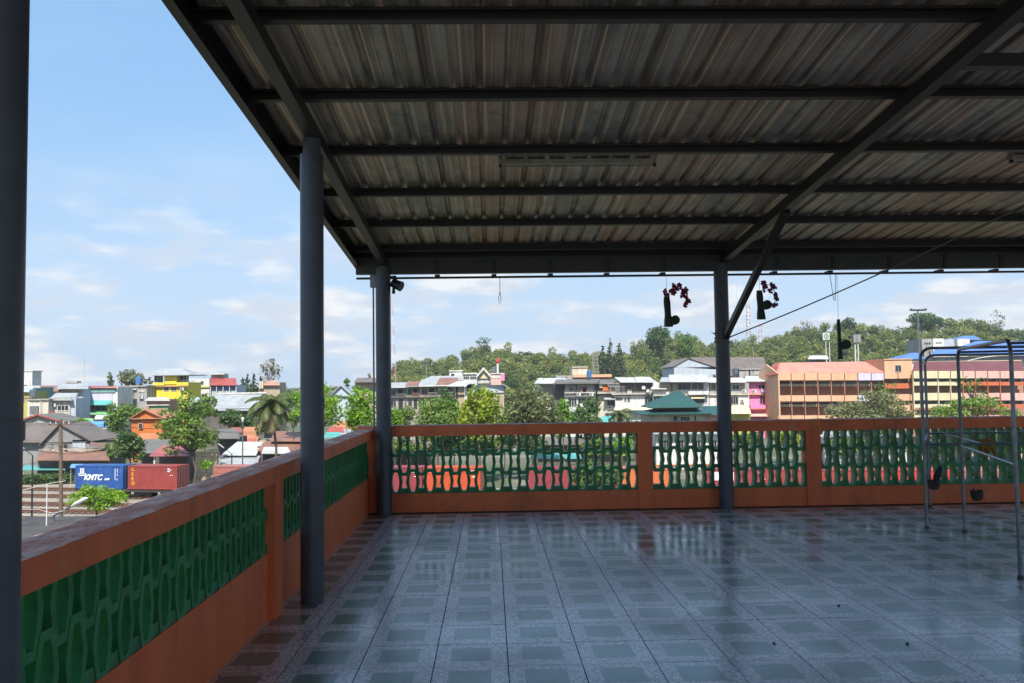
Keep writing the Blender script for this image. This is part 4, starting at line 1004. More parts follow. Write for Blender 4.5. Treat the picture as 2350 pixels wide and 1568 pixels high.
class Bld:
    def __init__(s, label, x, Y, name='house', cat='house', group=None):
        p = W(x, 950, Y); s.Y = Y; s.o = thing(name, label, cat, (p.x, Y, G), group)
    def r(s, x0, y0, x1, y1, Y):
        xm, ym = (x0 + x1) / 2, (y0 + y1) / 2
        return W(x0, ym, Y).x, W(x1, ym, Y).x, (W(xm, y1, Y).z if y1 is not None else G), W(xm, y0, Y).z
    def wall(s, x0, y0, x1, y1, m, dy=0.0, d=6.0, name='wall'):
        Y = s.Y + dy; X0, X1, z0, z1 = s.r(x0, y0, x1, y1 if y1 is not None else y0 + 40, Y)
        if y1 is None: z0 = G
        MB().box(X0, Y, z0, X1, Y + d, z1).build(name, M[m] if m in M else R[m], s.o); return s
    def win(s, x0, y0, x1, y1, dy=0.0, frame='wt_white', bars=1, name='window'):
        Y = s.Y + dy; X0, X1, z0, z1 = s.r(x0, y0, x1, y1, Y); f = min(.12, (X1 - X0) * .09, (z1 - z0) * .12); mb = MB()
        mb.box(X0 - f, Y - .10, z0 - f, X1 + f, Y + .02, z0).box(X0 - f, Y - .10, z1, X1 + f, Y + .02, z1 + f).box(X0 - f, Y - .098, z0, X0, Y + .02, z1).box(X1, Y - .098, z0, X1 + f, Y + .02, z1)
        for k in range(bars):
            xm = X0 + (X1 - X0) * (k + 1) / (bars + 1); mb.box(xm - f * .35, Y - .085, z0, xm + f * .35, Y + .02, z1)
        w = mb.build(name, M[frame], s.o)
        MB().box(X0, Y - .045, z0, X1, Y - .015, z1).build('pane', M['glass'], w); return s
    def hole(s, x0, y0, x1, y1, dy=0.0, name='shade_plate'):
        """thin plate on the wall, the shade of a gap put into its colour"""
        Y = s.Y + dy; X0, X1, z0, z1 = s.r(x0, y0, x1, y1, Y)
        MB().box(X0, Y - .03, z0, X1, Y - .012, z1).build(name, M['dark'], s.o); return s
    def plate(s, pts, m, th=.12, name='roof'):
        q = [W(*p) for p in pts]; MB().slab(q, th).build(name, R[m] if m in R else M[m], s.o); return s
    def shed(s, x0, x1, ye, rx0, rx1, yr, m, dy0=-.8, dy1=4.0, th=.12, name='roof'):
        return s.plate([(x0, ye, s.Y + dy0), (x1, ye, s.Y + dy0), (rx1, yr, s.Y + dy1), (rx0, yr, s.Y + dy1)], m, th, name)
    def gable(s, lx, ly, ax, ay, rx, ry, m, wallm=None, d=8.0, dy=0.0, ov=.5, th=.14):
        Y = s.Y + dy; a, l, r_ = W(ax, ay, Y), W(lx, ly, Y), W(rx, ry, Y); e = Vector((0, ov, 0)); D = Vector((0, d, 0)); up = Vector((0, 0, .02))
        for p in (l, r_):
            q = [p - e + up, a - e + up, a + D + up, p + D + up]
            if p is r_: q = [q[1], q[0], q[3], q[2]]
            MB().slab(q, th).build('roof', R[m] if m in R else M[m], s.o)
        if wallm:
            lo = min(l.z, r_.z); k = .93; ins = [l.lerp(a, 1 - k), r_.lerp(a, 1 - k), a - Vector((0, 0, th * 1.5))]
            ins[0].z -= th * 1.5; ins[1].z -= th * 1.5
            MB().add([p for p in ins] + [p + Vector((0, d - .5, 0)) for p in ins], [(0, 1, 2), (5, 4, 3), (0, 3, 4, 1), (1, 4, 5, 2), (2, 5, 3, 0)]).build('gable_wall', M[wallm], s.o)
        return s
    def hip(s, x0, x1, ye, rx0, rx1, yr, m, d=8.0, dy=-.6, th=.15):
        Y = s.Y + dy; A, B = W(x0, ye, Y), W(x1, ye, Y); ym = Y + d / 2; P, Q = W(rx0, yr, ym), W(rx1, yr, ym); C, E = B + Vector((0, d, 0)), A + Vector((0, d, 0)); C.z = A.z; E.z = A.z; B.z = A.z; Q.z = P.z
        mb = MB().add([A, B, C, E, P, Q, A - Vector((0, 0, th)), B - Vector((0, 0, th)), C - Vector((0, 0, th)), E - Vector((0, 0, th))], [(0, 1, 5, 4), (1, 2, 5), (2, 3, 4, 5), (3, 0, 4), (0, 6, 7, 1), (1, 7, 8, 2), (2, 8, 9, 3), (3, 9, 6, 0), (6, 9, 8, 7)])
        mb.build('roof', R[m], s.o); return s
    def board(s, pts, m, w=.22, dy=-.62, name='barge_board'):
        a, c = W(*pts[0], s.Y + dy), W(*pts[1], s.Y + dy); MB().sweep([(-.05, -w), (.05, -w), (.05, 0.03), (-.05, 0.03)], a, c).build(name, R[m] if m in R else M[m], s.o); return s
    def aircon(s, x, y, dy=-.05):
        p = W(x, y, s.Y + dy); mb = MB().box(p.x - .45, p.y - .38, p.z - .32, p.x + .45, p.y, p.z + .32); u = mb.build('air_conditioner', M['wt_white'], s.o)
        MB().tube((p.x - .12, p.y - .40, p.z), (p.x - .12, p.y - .378, p.z), .24, n=14).build('fan_grille', M['wt_dwood'], u); return s
    def dish(s, x, y, px, dy=-.6):
        c = W(x, y, s.Y + dy); r = px / 2 * s.Y / FPX; n = 16; vs = []; 
        for k, q in enumerate((0.0, .45, .8, 1.0)):
            for t in np.linspace(0, 2 * math.pi, n, endpoint=False): vs.append(c + Vector((r * q * math.cos(t), r * .28 * (1 - q * q), r * q * math.sin(t) + q * q * .0)))
        fs = [(k * n + i, k * n + (i + 1) % n, (k + 1) * n + (i + 1) % n, (k + 1) * n + i) for k in range(3) for i in range(n)]
        d = MB().add(vs, fs).build('satellite_dish', M['wt_white'], None, smooth=True)
        sm = d.modifiers.new('t', 'SOLIDIFY'); sm.thickness = .03
        d.parent = s.o; d.location = -Vector(s.o.location)
        MB().path([c + Vector((0, .2 * r, 0)), c + Vector((0, .5 * r, -.9 * r)), c + Vector((0, .5 * r, -1.5 * r))], .03, 5).path([c + Vector((0, .2 * r, -r * .7)), c + Vector((0, -r * .7, 0))], .02, 4).build('dish_mount', M['tube'], d)
        return s
    def rail(s, x0, x1, yt, yb, dy=-.5, n=12, m='wt_white'):
        Y = s.Y + dy; X0, X1, z0, z1 = s.r(x0, yt, x1, yb, Y); mb = MB().box(X0, Y, z1 - .08, X1, Y + .06, z1).box(X0, Y, z0, X1, Y + .06, z0 + .08)
        for i in range(n + 1):
            x = X0 + (X1 - X0) * i / n; mb.box(x - .025, Y + .01, z0 + .08, x + .025, Y + .05, z1 - .08)
        mb.build('railing', M[m], s.o); return s

def left_town():
    b = Bld('plain white block on the far left skyline', 50, 300, 'apartment_building', 'building'); b.wall(14, 853, 74, None, 'wt_white').wall(12, 851, 76, 853, 'wt_white', -.2, 6.6, 'parapet').hole(20, 870, 46, 873).win(20, 884, 63, 889, bars=3)
    b = Bld('long low house with orange brown tiled roof below the white block', 104, 235); b.wall(66, 897, 132, None, 'wt_tan').shed(64, 134, 898, 66, 131, 885, 'rust', -.8, 8).win(90, 908, 104, 912).win(110, 908, 124, 912)
    b = Bld('olive yellow house with pale blue roof cut by the dark column', 50, 176); b.wall(18, 898, 74, None, 'wt_olive').shed(16, 76, 899, 18, 76, 886, 'steelblue', -.6, 4).win(50, 908, 56, 922, bars=0).wall(49, 897, 52, 958, 'wt_yellow', -.2, .3, 'pilaster').wall(18, 912, 74, 914, 'wt_tan', -.12, .2, 'band')
    b = Bld('narrow teal house between olive house and grey roofs', 82, 200); b.wall(74, 889, 92, None, 'wt_teal').wall(74, 902, 92, 922, 'wt_white', -.1, .2, 'panel').shed(73, 93, 890, 74, 92, 885, 'grey', -.5, 3)
    b = Bld('tall grey house with two stepped pale sheet roofs', 165, 182); b.wall(140, 891, 178, None, 'wt_grey', d=7).wall(178, 890, 190, None, 'wt_blue', .2, 7).shed(130, 202, 892, 146, 206, 879, 'grey', -1, 6).hole(134, 894, 141, 899).wall(141, 893, 176, 900, 'wt_tan', -.15, .3, 'panel').wall(150, 875, 176, 880, 'wt_grey', 5, 2, 'tank_room')
    b = Bld('cream house with grey lean-to roof and one dark window', 138, 170); b.wall(112, 918, 161, None, 'wt_cream', d=6).wall(161, 914, 174, None, 'wt_blue', .3, 6, 'side_wall').shed(110, 166, 918, 128, 180, 902, 'grey', -.8, 6).wall(112, 913, 164, 918, 'wt_grey', -.5, .4, 'fascia').aircon(125, 930).win(133, 931, 157, 942, bars=2)
    b = Bld('stained flat roofed house beside the cream house', 88, 168); b.wall(62, 917, 111, None, 'wt_cream').wall(61, 916, 112, 919, 'wt_grey', -.3, 6.5, 'roof_slab').win(67, 932, 90, 952, bars=4).wall(63, 919, 68, 960, 'wt_white', -.12, .2, 'pilaster').wall(92, 920, 96, 950, 'wt_old', -.12, .2, 'pilaster')
    b = Bld('shophouse with teal bands, white panel and dark shop glass', 231, 186, 'shophouse', 'shop'); b.wall(192, 889, 270, None, 'wt_white', d=8).shed(190, 268, 890, 192, 266, 886, 'red', -.6, 4).wall(196, 893, 264, 901, 'wt_teal', -.25, .4, 'band').wall(203, 904, 257, 920, 'wt_lav', -.2, .3, 'panel').shed(203, 258, 929, 203, 257, 918, 'teal', -1.8, -.1, name='awning').win(206, 929, 256, 942, -.1, 'wt_teal', 3).shed(203, 260, 951, 203, 258, 943, 'wt_green', -2.2, -.1, name='awning').wall(192, 903, 196, 950, 'wt_verm', -.15, .2, 'pilaster')
    b = Bld('unpainted concrete building with two white framed windows', 302, 196, 'apartment_building', 'building'); b.wall(262, 887, 337, None, 'wt_grey', d=8).wall(260, 885, 338, 888, 'wt_old', -.3, 8.6, 'roof_slab')
    for x in (283, 300): b.win(x, 898, x + 8, 907, frame='wt_white')
    b.aircon(292, 914).aircon(325, 912).win(300, 916, 308, 924, frame='wt_white'); b.wall(281, 893, 312, 895, 'wt_white', -.5, .7, 'ledge').wall(318, 895, 332, 900, 'wt_cream', -.1, .3, 'panel')
    b = Bld('bright yellow building with grey hip roof and corner balconies', 392, 201, 'yellow_house', 'building'); b.wall(354, 878, 431, None, 'wt_yellow', d=9).hip(347, 437, 861, 366, 420, 846, 'grey', 12, -1.2)
    b.wall(377, 861, 405, 882, 'wt_yellow', -.2, 8, 'stair_tower').wall(352, 878, 377, 885, 'wt_yellow', -.5, .3, 'balcony_wall').wall(405, 878, 432, 885, 'wt_yellow', -.5, .3, 'balcony_wall').wall(351, 886, 433, 888, 'wt_brick', -.6, 1, 'ledge')
    for x in (354, 430): b.wall(x, 861, x + 2, 878, 'wt_dwood', -.4, .4, 'post')
    b.win(357, 862, 373, 877, 2, 'wt_white', 2).win(408, 862, 428, 872, 2, 'wt_white', 2).wall(406, 872, 431, 878, 'wt_white', 1.6, .3, 'parapet').aircon(419, 893).win(377, 889, 387, 897).win(394, 889, 405, 897).wall(351, 885, 354, None, 'wt_brick', -.2, 8.5, 'side_wall')  # the brown side_wall strip has the yellow side's shade put into its colour
    b = Bld('white and blue shop building right of the yellow one', 457, 216, 'shophouse', 'shop'); b.wall(433, 869, 481, None, 'wt_white', d=8).wall(434, 871, 445, 882, 'wt_blue', -.2, .3, 'panel').wall(433, 883, 446, 892, 'wt_deep', -.25, .4, 'sign_band').win(461, 875, 467, 883).wall(448, 887, 481, 890, 'wt_olive', -.3, .5, 'band')
    b = Bld('building with red roof over blue and white gallery', 513, 213, 'shophouse', 'shop'); b.wall(482, 884, 543, None, 'wt_blue', d=8).shed(482, 544, 884, 484, 541, 868, 'red', -1, 5).wall(482, 883, 543, 887, 'wt_deep', -.6, .5, 'fascia').wall(482, 890, 543, 893, 'wt_deep', -.4, .4, 'band').wall(484, 858, 513, 872, 'wt_grey', 5, 4, 'tank_room').plate([(482, 859, 217), (515, 859, 217), (514, 857, 224), (483, 857, 224)], 'white')
    for x in (482, 496, 511, 526, 541): b.wall(x, 884, x + 1.6, 902, 'wt_white', -.75, .3, 'post')
    b = Bld('small cream house with red roof above the palm', 618, 231); b.wall(594, 878, 642, None, 'wt_tan', d=7).wall(594, 875, 604, 892, 'wt_cream', -.6, 3, 'stair_tower').shed(604, 642, 884, 610, 637, 874, 'coral', -.8, 4)
    b = Bld('wide grey sheet roofed warehouse behind the airy tree', 545, 188, 'warehouse', 'warehouse'); b.wall(440, 938, 606, None, 'wt_dwood', d=14).shed(486, 608, 942, 500, 612, 903, 'grey', -1, 14).shed(425, 488, 938, 440, 500, 912, 'steelblue', -1.2, 10).wall(498, 901, 612, 904, 'wt_white', 13, .6, 'ridge_cap')
    b = Bld('brown shed with white edged roof and green front', 362, 177, 'shed', 'shed'); b.wall(336, 917, 386, None, 'wt_brick').shed(334, 390, 919, 340, 384, 912, 'white', -1, 4).wall(344, 932, 385, None, 'wt_green', -.4, .5, 'panel').wall(335, 929, 388, 931, 'wt_white', -.8, .8, 'ledge').wall(337, 931, 342, 950, 'wt_brick', -.7, .5, 'door')
    # nearer roofs beside the rail yard
    b = Bld('house with rusty red edged gable roof behind the grey timber house', 92, 157); b.wall(22, 966, 146, None, 'wt_grey', 1, 8).gable(20, 972, 86, 951, 148, 969, 'dark', 'wt_grey', 9).plate([(100, 955, 158), (150, 968, 158), (140, 956, 166), (118, 943, 166)], 'red', .1, 'roof_patch').board([(22, 972), (86, 951)], 'red').board([(86, 951), (149, 969)], 'red').wall(85, 958, 87.5, 966, 'wt_white', -.05, .2, 'vent_pipe')
    b = Bld('big weathered grey timber house with brown roof and front gable', 120, 136, 'timber_house'); b.wall(14, 1012, 112, None, 'wt_wood', 1, 7).shed(10, 118, 1014, 30, 137, 971, 'brown', 0, 9, .18).gable(92, 1022, 140, 972, 214, 1012, 'brown', 'wt_wood', 9, -.8).wall(98, 1018, 206, None, 'wt_wood', -.7, 8)
    b.wall(98, 1014, 206, 1016, 'wt_dwood', -.86, .15, 'beam'); b.hole(146, 1020, 154, 1036, -.75, 'doorway_shade').wall(166, 1010, 196, 1044, 'wt_blue', -.8, .12, 'panel').wall(184, 1016, 186, 1056, 'wt_white', -.9, .1, 'pipe')
    for x in (118, 134): b.wall(x, 1016, x + 2, 1056, 'wt_dwood', -.86, .12, 'post')
    b = Bld('brown tiled small house with a dormer right of the timber house', 202, 150); b.wall(160, 1008, 240, None, 'wt_wood', .5, 6).shed(150, 228, 1008, 158, 222, 985, 'brown', -.6, 6, .15).gable(196, 1010, 208, 989, 242, 1012, 'brown', 'wt_dwood', 7, -1.2).plate([(213, 1004, 148), (232, 1006, 148), (230, 1002, 149.5), (213, 1001, 149.5)], 'white', .05, 'loose_sheet')
    b = Bld('low lean-to with sagging brown roof right of the timber house', 232, 127, 'shed', 'shed'); b.wall(206, 1032, 262, None, 'wt_dwood', .5, 4).shed(203, 270, 1044, 208, 258, 1016, 'brown', -1, 4, .14).plate([(206, 1020, 126), (255, 1030, 126), (250, 1022, 128), (208, 1014, 128)], 'rust', .06, 'loose_sheet')
    b = Bld('pale concrete wall house behind the lean-to', 236, 152); b.wall(222, 1000, 258, None, 'wt_tan', 1, 5).shed(221, 259, 1001, 222, 258, 997, 'grey', 0, 4).wall(235, 1003, 238, 1018, 'wt_brick', .9, .2, 'post')
    b = Bld('long low shed with rusty roof heaped with old timber beside the track', 168, 118, 'shed', 'shed'); b.wall(86, 1052, 250, None, 'wt_dwood', 1, 4).shed(82, 252, 1056, 92, 246, 1036, 'rust', -.6, 5, .1)
    for k in range(9):
        x = 92 + k * 13 + random.uniform(-5, 5); y = 1036 - random.uniform(0, 7); a = W(x, y, 121 + random.random() * 2); c = W(x + random.uniform(22, 40), y + random.uniform(-7, 5), 121 + random.random() * 2)
        MB().sweep([(-.1, 0), (.1, 0), (.1, .14), (-.1, .14)], a, c).build('loose_plank', M['wt_tan'], b.o)
    b = Bld('orange house with gable roof behind the leafy trees', 338, 150); b.wall(302, 964, 372, None, 'wt_orange', .2, 7).gable(296, 962, 334, 940, 380, 960, 'orange', 'wt_orange', 8).win(319, 972, 327, 983, bars=0).plate([(308, 1014, 145), (380, 1014, 145), (366, 994, 149.6), (322, 994, 149.6)], 'orange', .12, 'porch_roof').wall(299, 960, 378, 962, 'wt_brick', -.4, .3, 'eave_board')
    b = Bld('grey brown sheet roofed shed behind the red container', 360, 124, 'shed', 'shed'); b.wall(322, 1036, 420, None, 'wt_dwood', 1, 5).shed(316, 420, 1040, 330, 430, 1008, 'dark', -1, 5)
    b = Bld('open shed with faded crimson sheet roof behind the airy tree', 390, 116, 'shed', 'shed'); b.wall(352, 1044, 432, None, 'wt_dwood', 2.5, 3).shed(342, 434, 1046, 372, 440, 1022, 'pinkred', -1.4, 4).plate([(425, 1022, 119), (455, 1018, 119), (470, 1000, 123), (445, 1002, 123)], 'pinkred', .1).wall(352, 1045, 356, None, 'wt_white', -1, .3, 'post')
    b = Bld('tan slatted yard fence at the foot of the airy tree', 475, 114, 'fence', 'fence')
    for k in range(22):
        x = 448 + k * 2.6; b.wall(x, 1036 + (k % 3) * .5, x + 1.9, None, 'wt_tan', (k % 2) * .03, .06, 'slat')
    b = Bld('low house with bright white sheet roofs left of the palm', 552, 120); b.wall(514, 1042, 590, None, 'wt_grey', 1, 6).shed(508, 588, 1044, 544, 604, 1014, 'white', -1, 7).shed(494, 590, 1066, 506, 598, 1046, 'grey', -4, 0).wall(500, 1064, 580, None, 'wt_blue', -3.6, 3)
    b = Bld('house with orange and red patched roof behind the white roofs', 574, 138); b.wall(545, 1012, 610, None, 'wt_tan', 1, 6).shed(540, 590, 1016, 562, 600, 980, 'orange', -1, 6).shed(538, 576, 1022, 546, 586, 1006, 'red', -1.6, -.8).plate([(530, 992, 140), (556, 992, 140), (553, 981, 144), (532, 981, 144)], 'pinkred')
    b = Bld('rusty corrugated roofs under the palm by the tall column', 650, 122, 'shed', 'shed'); b.wall(590, 1024, 720, None, 'wt_dwood', 1, 6).shed(590, 700, 1034, 610, 700, 1012, 'rust', -2, 3).shed(620, 730, 1012, 630, 720, 990, 'rust', 1, 7).shed(600, 668, 1040, 606, 660, 1026, 'white', -4, -2)
    b = Bld('small dark roofed hut left of the white sheet roofs', 540, 128, 'shed', 'shed'); b.wall(498, 1004, 545, None, 'wt_dwood', 1, 5).shed(494, 550, 1006, 500, 545, 985, 'dark', -1, 5)
    for x0, x1, y0, y1, Y, m, lab in ((203, 250, 967, 980, 161, 'sky', 'bright blue market canopy below the shophouse'), (176, 216, 960, 971, 166, 'wt_green', 'pale green market canopy behind the timber house'), (216, 252, 953, 962, 172, 'white', 'white market awning below the shophouse'), (160, 196, 1065, 1073, 112, 'sky', 'blue lean-to canopy touching the blue container'), (52, 150, 1068, 1078, 119, 'teal', 'long green canopy behind the hedge by the tracks')):
        b = Bld(lab, (x0 + x1) / 2, Y, 'market_canopy', 'canopy', 'canopies over the market lane'); b.shed(x0, x1, y1, x0 + 4, x1 - 3, y0, m, -1.5, 2.0, .08)
        for x in (x0 + 2, x1 - 2): b.wall(x, y1, x + .7, None, 'wt_white', -1.3, .08, 'post')
    b = Bld('clipped hedge beside the tracks at the left', 110, 116, 'hedge', 'hedge'); p0 = W(50, 1085, 116); p1 = W(160, 1085, 116); lob = []
    for k in range(26):
        lob.append((p0.x + (p1.x - p0.x) * k / 25, 116 + random.uniform(-.3, .3), G + .75, .55, .6, .7))
    Q, T = leaves_arrays(lob, .28, .4); link('foliage', quads_mesh('foliage', Q, T, LEAF['dark']), b.o)
    # between the two near columns
    b = Bld('pale blue gabled roof among the bright trees right of the tall column', 785, 172); b.wall(765, 902, 806, None, 'wt_blue', .5, 6).gable(760, 906, 783, 884, 812, 910, 'steelblue', 'wt_blue', 8)
    b = Bld('long brown roof on the skyline left of the corner column', 850, 240); b.wall(815, 876, 892, None, 'wt_tan', 1, 8).shed(812, 895, 877, 820, 890, 867, 'brown', -1, 8)
    b = Bld('orange market stall roofs under the bright trees', 790, 128, 'market_stall', 'stall'); b.shed(762, 818, 984, 770, 822, 967, 'orange', -1.5, 2, .08).shed(752, 790, 992, 756, 786, 980, 'red', -3, -1.5, .08).wall(764, 984, 765, None, 'wt_white', -1.3, .1, 'post').wall(816, 984, 817, None, 'wt_white', -1.3, .1, 'post').shed(742, 784, 1004, 748, 780, 992, 'teal', -6, -3.5, .08, 'awning')
left_town()
def center_town():
    # old shophouses seen along their backs, behind the bush trees
    gr = 'old shophouses in a row'
    for i, (x0, x1, yr, ye, wm, lab) in enumerate(((890, 931, 880, 887, 'wt_grey', 'leftmost old shophouse of the row next to the corner column, grey walls'), (931, 962, 877, 885, 'wt_old', 'old shophouse with a brick coloured balcony wall behind the bush trees'),
            (962, 1003, 873, 884, 'wt_tan', 'old shophouse with tan upper storey between two stained ones'), (1003, 1042, 869, 883, 'wt_old', 'old shophouse with bright roof edge at the right end of the row'))):
        b = Bld(lab, (x0 + x1) / 2, 205 - i * 3, 'shophouse', 'shop', gr); b.wall(x0 + 1, ye + 2, x1, None, wm, d=7).shed(x0 - 2, x1 + 2, ye + 1, x0 + 6, x1 + 10, yr - 2, 'rust' if i % 2 else 'grey', -1.5, 8)
        b.wall(x0, ye + 1, x1 + 1, ye + 3.2, 'wt_white' if i != 1 else 'wt_old', -1.55, .12, 'fascia')
        w = (x1 - x0); b.win(x0 + w * .15, ye + 8, x0 + w * .42, ye + 20, frame='wt_old', bars=1).hole(x0 + w * .55, ye + 7, x0 + w * .85, ye + 22).wall(x0, 910, x1, 913, 'wt_dwood', -.6, .7, 'ledge').rail(x0 + w * .5, x1 - 1, ye + 17, ye + 25, -.5, 7, 'wt_brick' if i == 1 else 'wt_grey')
        b.wall(x1 - 1.5, ye + 3, x1 + .6, None, 'wt_dwood', -.4, 1, 'pilaster').win(x0 + w * .2, 918, x0 + w * .45, 934, frame='wt_old').hole(x0 + w * .6, 917, x0 + w * .85, 940)
    b = Bld('long grey sheet roof behind the old shophouses', 1000, 228); b.wall(955, 880, 1060, None, 'wt_old', 2, 8).shed(945, 1070, 884, 990, 1058, 863, 'grey', 0, 12).plate([(960, 880, 226), (1050, 876, 226), (1064, 872, 228), (985, 876, 228)], 'rust', .08, 'roof_patch')
    b = Bld('white flat roofed building with a stepped tower left of the white gable', 1046, 246, 'white_building', 'building'); b.wall(1031, 851, 1060, None, 'wt_white', d=8).wall(1030, 850, 1061, 852.5, 'wt_white', -.3, 8.6, 'roof_slab').wall(1044, 860, 1062, None, 'wt_white', -2, 2, 'stair_tower').hole(1035, 858, 1043, 864)
    b = Bld('white building with a steep pointed gable and dark window strip', 1095, 250, 'white_building', 'building'); b.wall(1062, 858, 1126, None, 'wt_white', d=8).wall(1061, 856, 1095, 859, 'wt_white', -.5, 8, 'roof_slab').wall(1096, 860, 1124, 880, 'wt_cream', -.8, .8, 'porch').gable(1094, 862, 1110, 843, 1126, 862, 'wt_white', 'wt_straw', 8, -1.2, 1.0, .7).win(1098, 863, 1122, 868, -.8, 'wt_white', 2).win(1064, 865, 1077, 870, bars=2).win(1079, 865, 1093, 870, bars=2)
    b = Bld('pale pink building right of the white gable', 1141, 252, 'pink_building', 'building'); b.wall(1126, 858, 1156, None, 'wt_rose', d=8).wall(1125, 856.5, 1157, 858.5, 'wt_white', -.3, 8, 'roof_slab').wall(1150, 858, 1158, 874, 'wt_pink', -1, 2, 'stair_tower').wall(1128, 862, 1148, 868, 'wt_white', -.1, .2, 'panel')
    b = Bld('red round water tank on a tall white post', 1142, 262, 'water_tower', 'water tower'); c = W(1142, 829, 262); pm = mat('red_tank_paint', (.55, .05, .05), .5)
    MB().tube((c.x, 262, G), (c.x, 262, c.z - .6), .42, .32, 10).build('post', M['wt_white'], b.o, smooth=True); MB().tube(c + Vector((0, 0, -.75)), c + Vector((0, 0, -.25)), .3, .62, 16).tube(c + Vector((0, 0, -.25)), c + Vector((0, 0, .5)), .62, .62, 16).tube(c + Vector((0, 0, .5)), c + Vector((0, 0, .75)), .62, .2, 16).build('tank', pm, b.o, smooth=True)
    b = Bld('pale blue shed with a low arched roof behind the yellow green tree', 1120, 176, 'shed', 'shed'); b.wall(1082, 884, 1156, None, 'wt_blue', d=10)
    pts = [(1060 + 6, 888), (1075, 881), (1095, 875.5), (1115, 873.5), (1138, 877), (1160, 884), (1166, 888)]
    for k in range(len(pts) - 1):
        (xa, ya), (xb, yb) = pts[k], pts[k + 1]; b.plate([(xa, ya, 175), (xb, yb, 175), (xb, yb, 187), (xa, ya, 187)], 'steelblue', .15, 'roof_panel')
    b.wall(1066, 886, 1072, None, 'wt_white', .5, 9, 'side_wall').wall(1081, 903, 1157, None, 'wt_tan', -.15, .3, 'lower_wall').wall(1080, 901.5, 1158, 903.5, 'wt_dwood', -.3, .4, 'ledge').hole(1153, 884, 1158, 896, .3).wall(1113, 880, 1115, 898, 'wt_white', -.1, .12, 'downpipe')
    b = Bld('old house with pale brown front behind the left side of the yellow green tree', 1052, 185); b.wall(1044, 884, 1086, None, 'wt_tan', d=8).shed(1024, 1088, 886, 1050, 1092, 875, 'white', -1, 7).hole(1046, 886, 1051, 905).wall(1042, 905, 1086, 907, 'wt_dwood', -.4, .6, 'ledge')
    b = Bld('long flat white roof behind the big grey green tree', 1268, 196); b.wall(1230, 876, 1300, None, 'wt_cream', 1, 8).shed(1226, 1304, 880, 1236, 1300, 868, 'white', -1, 8)
    # concrete houses behind the trees
    b = Bld('stained concrete house with two bays and a dark flat roof', 1331, 186, 'concrete_house'); b.wall(1296, 878, 1367, None, 'wt_old', d=9).plate([(1272, 878, 184.6), (1372, 877, 184.6), (1378, 870, 194), (1276, 871, 194)], 'dark', .35).wall(1272, 880, 1296, None, 'wt_dwood', 1.2, 7, 'side_bay')
    for x in (1295, 1323, 1365): b.wall(x, 878, x + 2.2, 911, 'wt_dwood', -.35, .4, 'pilaster')
    b.aircon(1328, 905).aircon(1357, 905).win(1306, 889, 1315, 898, frame='wt_white').hole(1337, 889, 1346, 900).wall(1333, 888, 1337, 901, 'wt_brick', -.25, .25, 'shutter').wall(1346, 888, 1349, 901, 'wt_brick', -.25, .25, 'shutter').wall(1296, 901, 1366, 902.5, 'wt_white', -.4, .5, 'ledge').wall(1295, 909, 1367, 912, 'wt_dwood', -.6, .7, 'ledge').wall(1298, 913, 1366, None, 'wt_white', -.05, .2, 'lower_wall')
    b.win(1306, 915, 1323, 934, -.06, 'wt_white', 2).win(1327, 915, 1344, 924, -.06, 'wt_teal', 1).win(1347, 915, 1356, 922, -.06, 'wt_white', 1).wall(1298, 912, 1303, 935, 'wt_white', -.3, .3, 'post').shed(1292, 1340, 946, 1298, 1335, 938, 'grey', -3, 0, name='awning')
    b = Bld('peach roof slab building with a cream tank room, behind the stained concrete house', 1350, 207, 'peach_building', 'building'); b.wall(1276, 862, 1318, None, 'wt_grey', d=8).wall(1318, 861, 1402, None, 'wt_peach', .3, 8).wall(1315, 859.5, 1404, 866, 'wt_peach', -1.2, 9, 'roof_slab').wall(1313, 843, 1348, 861, 'wt_cream', 1, 6, 'tank_room').wall(1312, 841.5, 1349, 843.5, 'wt_cream', .7, 6.6, 'roof_slab').hole(1295, 866, 1300, 870).win(1372, 868, 1378, 874, frame='wt_peach')
    b = Bld('narrow house with satellite dish, orange tarpaulin and cluttered balcony', 1390, 188, 'concrete_house'); b.wall(1368, 880, 1412, None, 'wt_dwood', d=8).shed(1366, 1412, 881, 1372, 1412, 871, 'dark', -1, 6).wall(1383, 884, 1404, 897, 'wt_orange', -.5, .15, 'tarpaulin').wall(1370, 899, 1412, 904, 'wt_old', -1.4, 1.4, 'balcony').wall(1372, 908, 1412, None, 'wt_cream', -.1, .2, 'lower_wall').shed(1386, 1412, 916, 1388, 1411, 911, 'white', -2, 0, name='awning').win(1394, 920, 1410, 930, -.12, 'wt_old').shed(1388, 1412, 947, 1390, 1411, 942, 'white', -2, 0, name='awning').dish(1379, 886, 9).aircon(1400, 935)
    b = Bld('house with twin white sheet roofs over a dark timber storey', 1452, 187, 'timber_house'); b.wall(1412, 876, 1497, None, 'wt_dwood', d=9).shed(1424, 1459, 877, 1410, 1455, 866, 'white', -1.5, 6).shed(1459.5, 1508, 877, 1457, 1490, 865, 'white', -1.45, 6)
    b.rail(1398, 1434, 887, 902, -1.0, 12, 'wt_grey').wall(1404, 902, 1500, 906, 'wt_old', -1.2, 1.3, 'balcony').wall(1440, 894, 1450, 903, 'wt_cream', -.1, .12, 'panel').win(1396, 881, 1420, 886, -.05, 'wt_white', 3).wall(1412, 908, 1498, 934, 'wt_white', -.4, .5, 'lower_wall').win(1433, 913, 1437, 922, -.42).win(1440, 913, 1445, 922, -.42).win(1414, 914, 1428, 918, -.42, 'wt_old').win(1480, 911, 1497, 928, -.42, 'wt_old', 2).dish(1477, 890, 9, -1.5).dish(1487, 897, 8, -1.6)
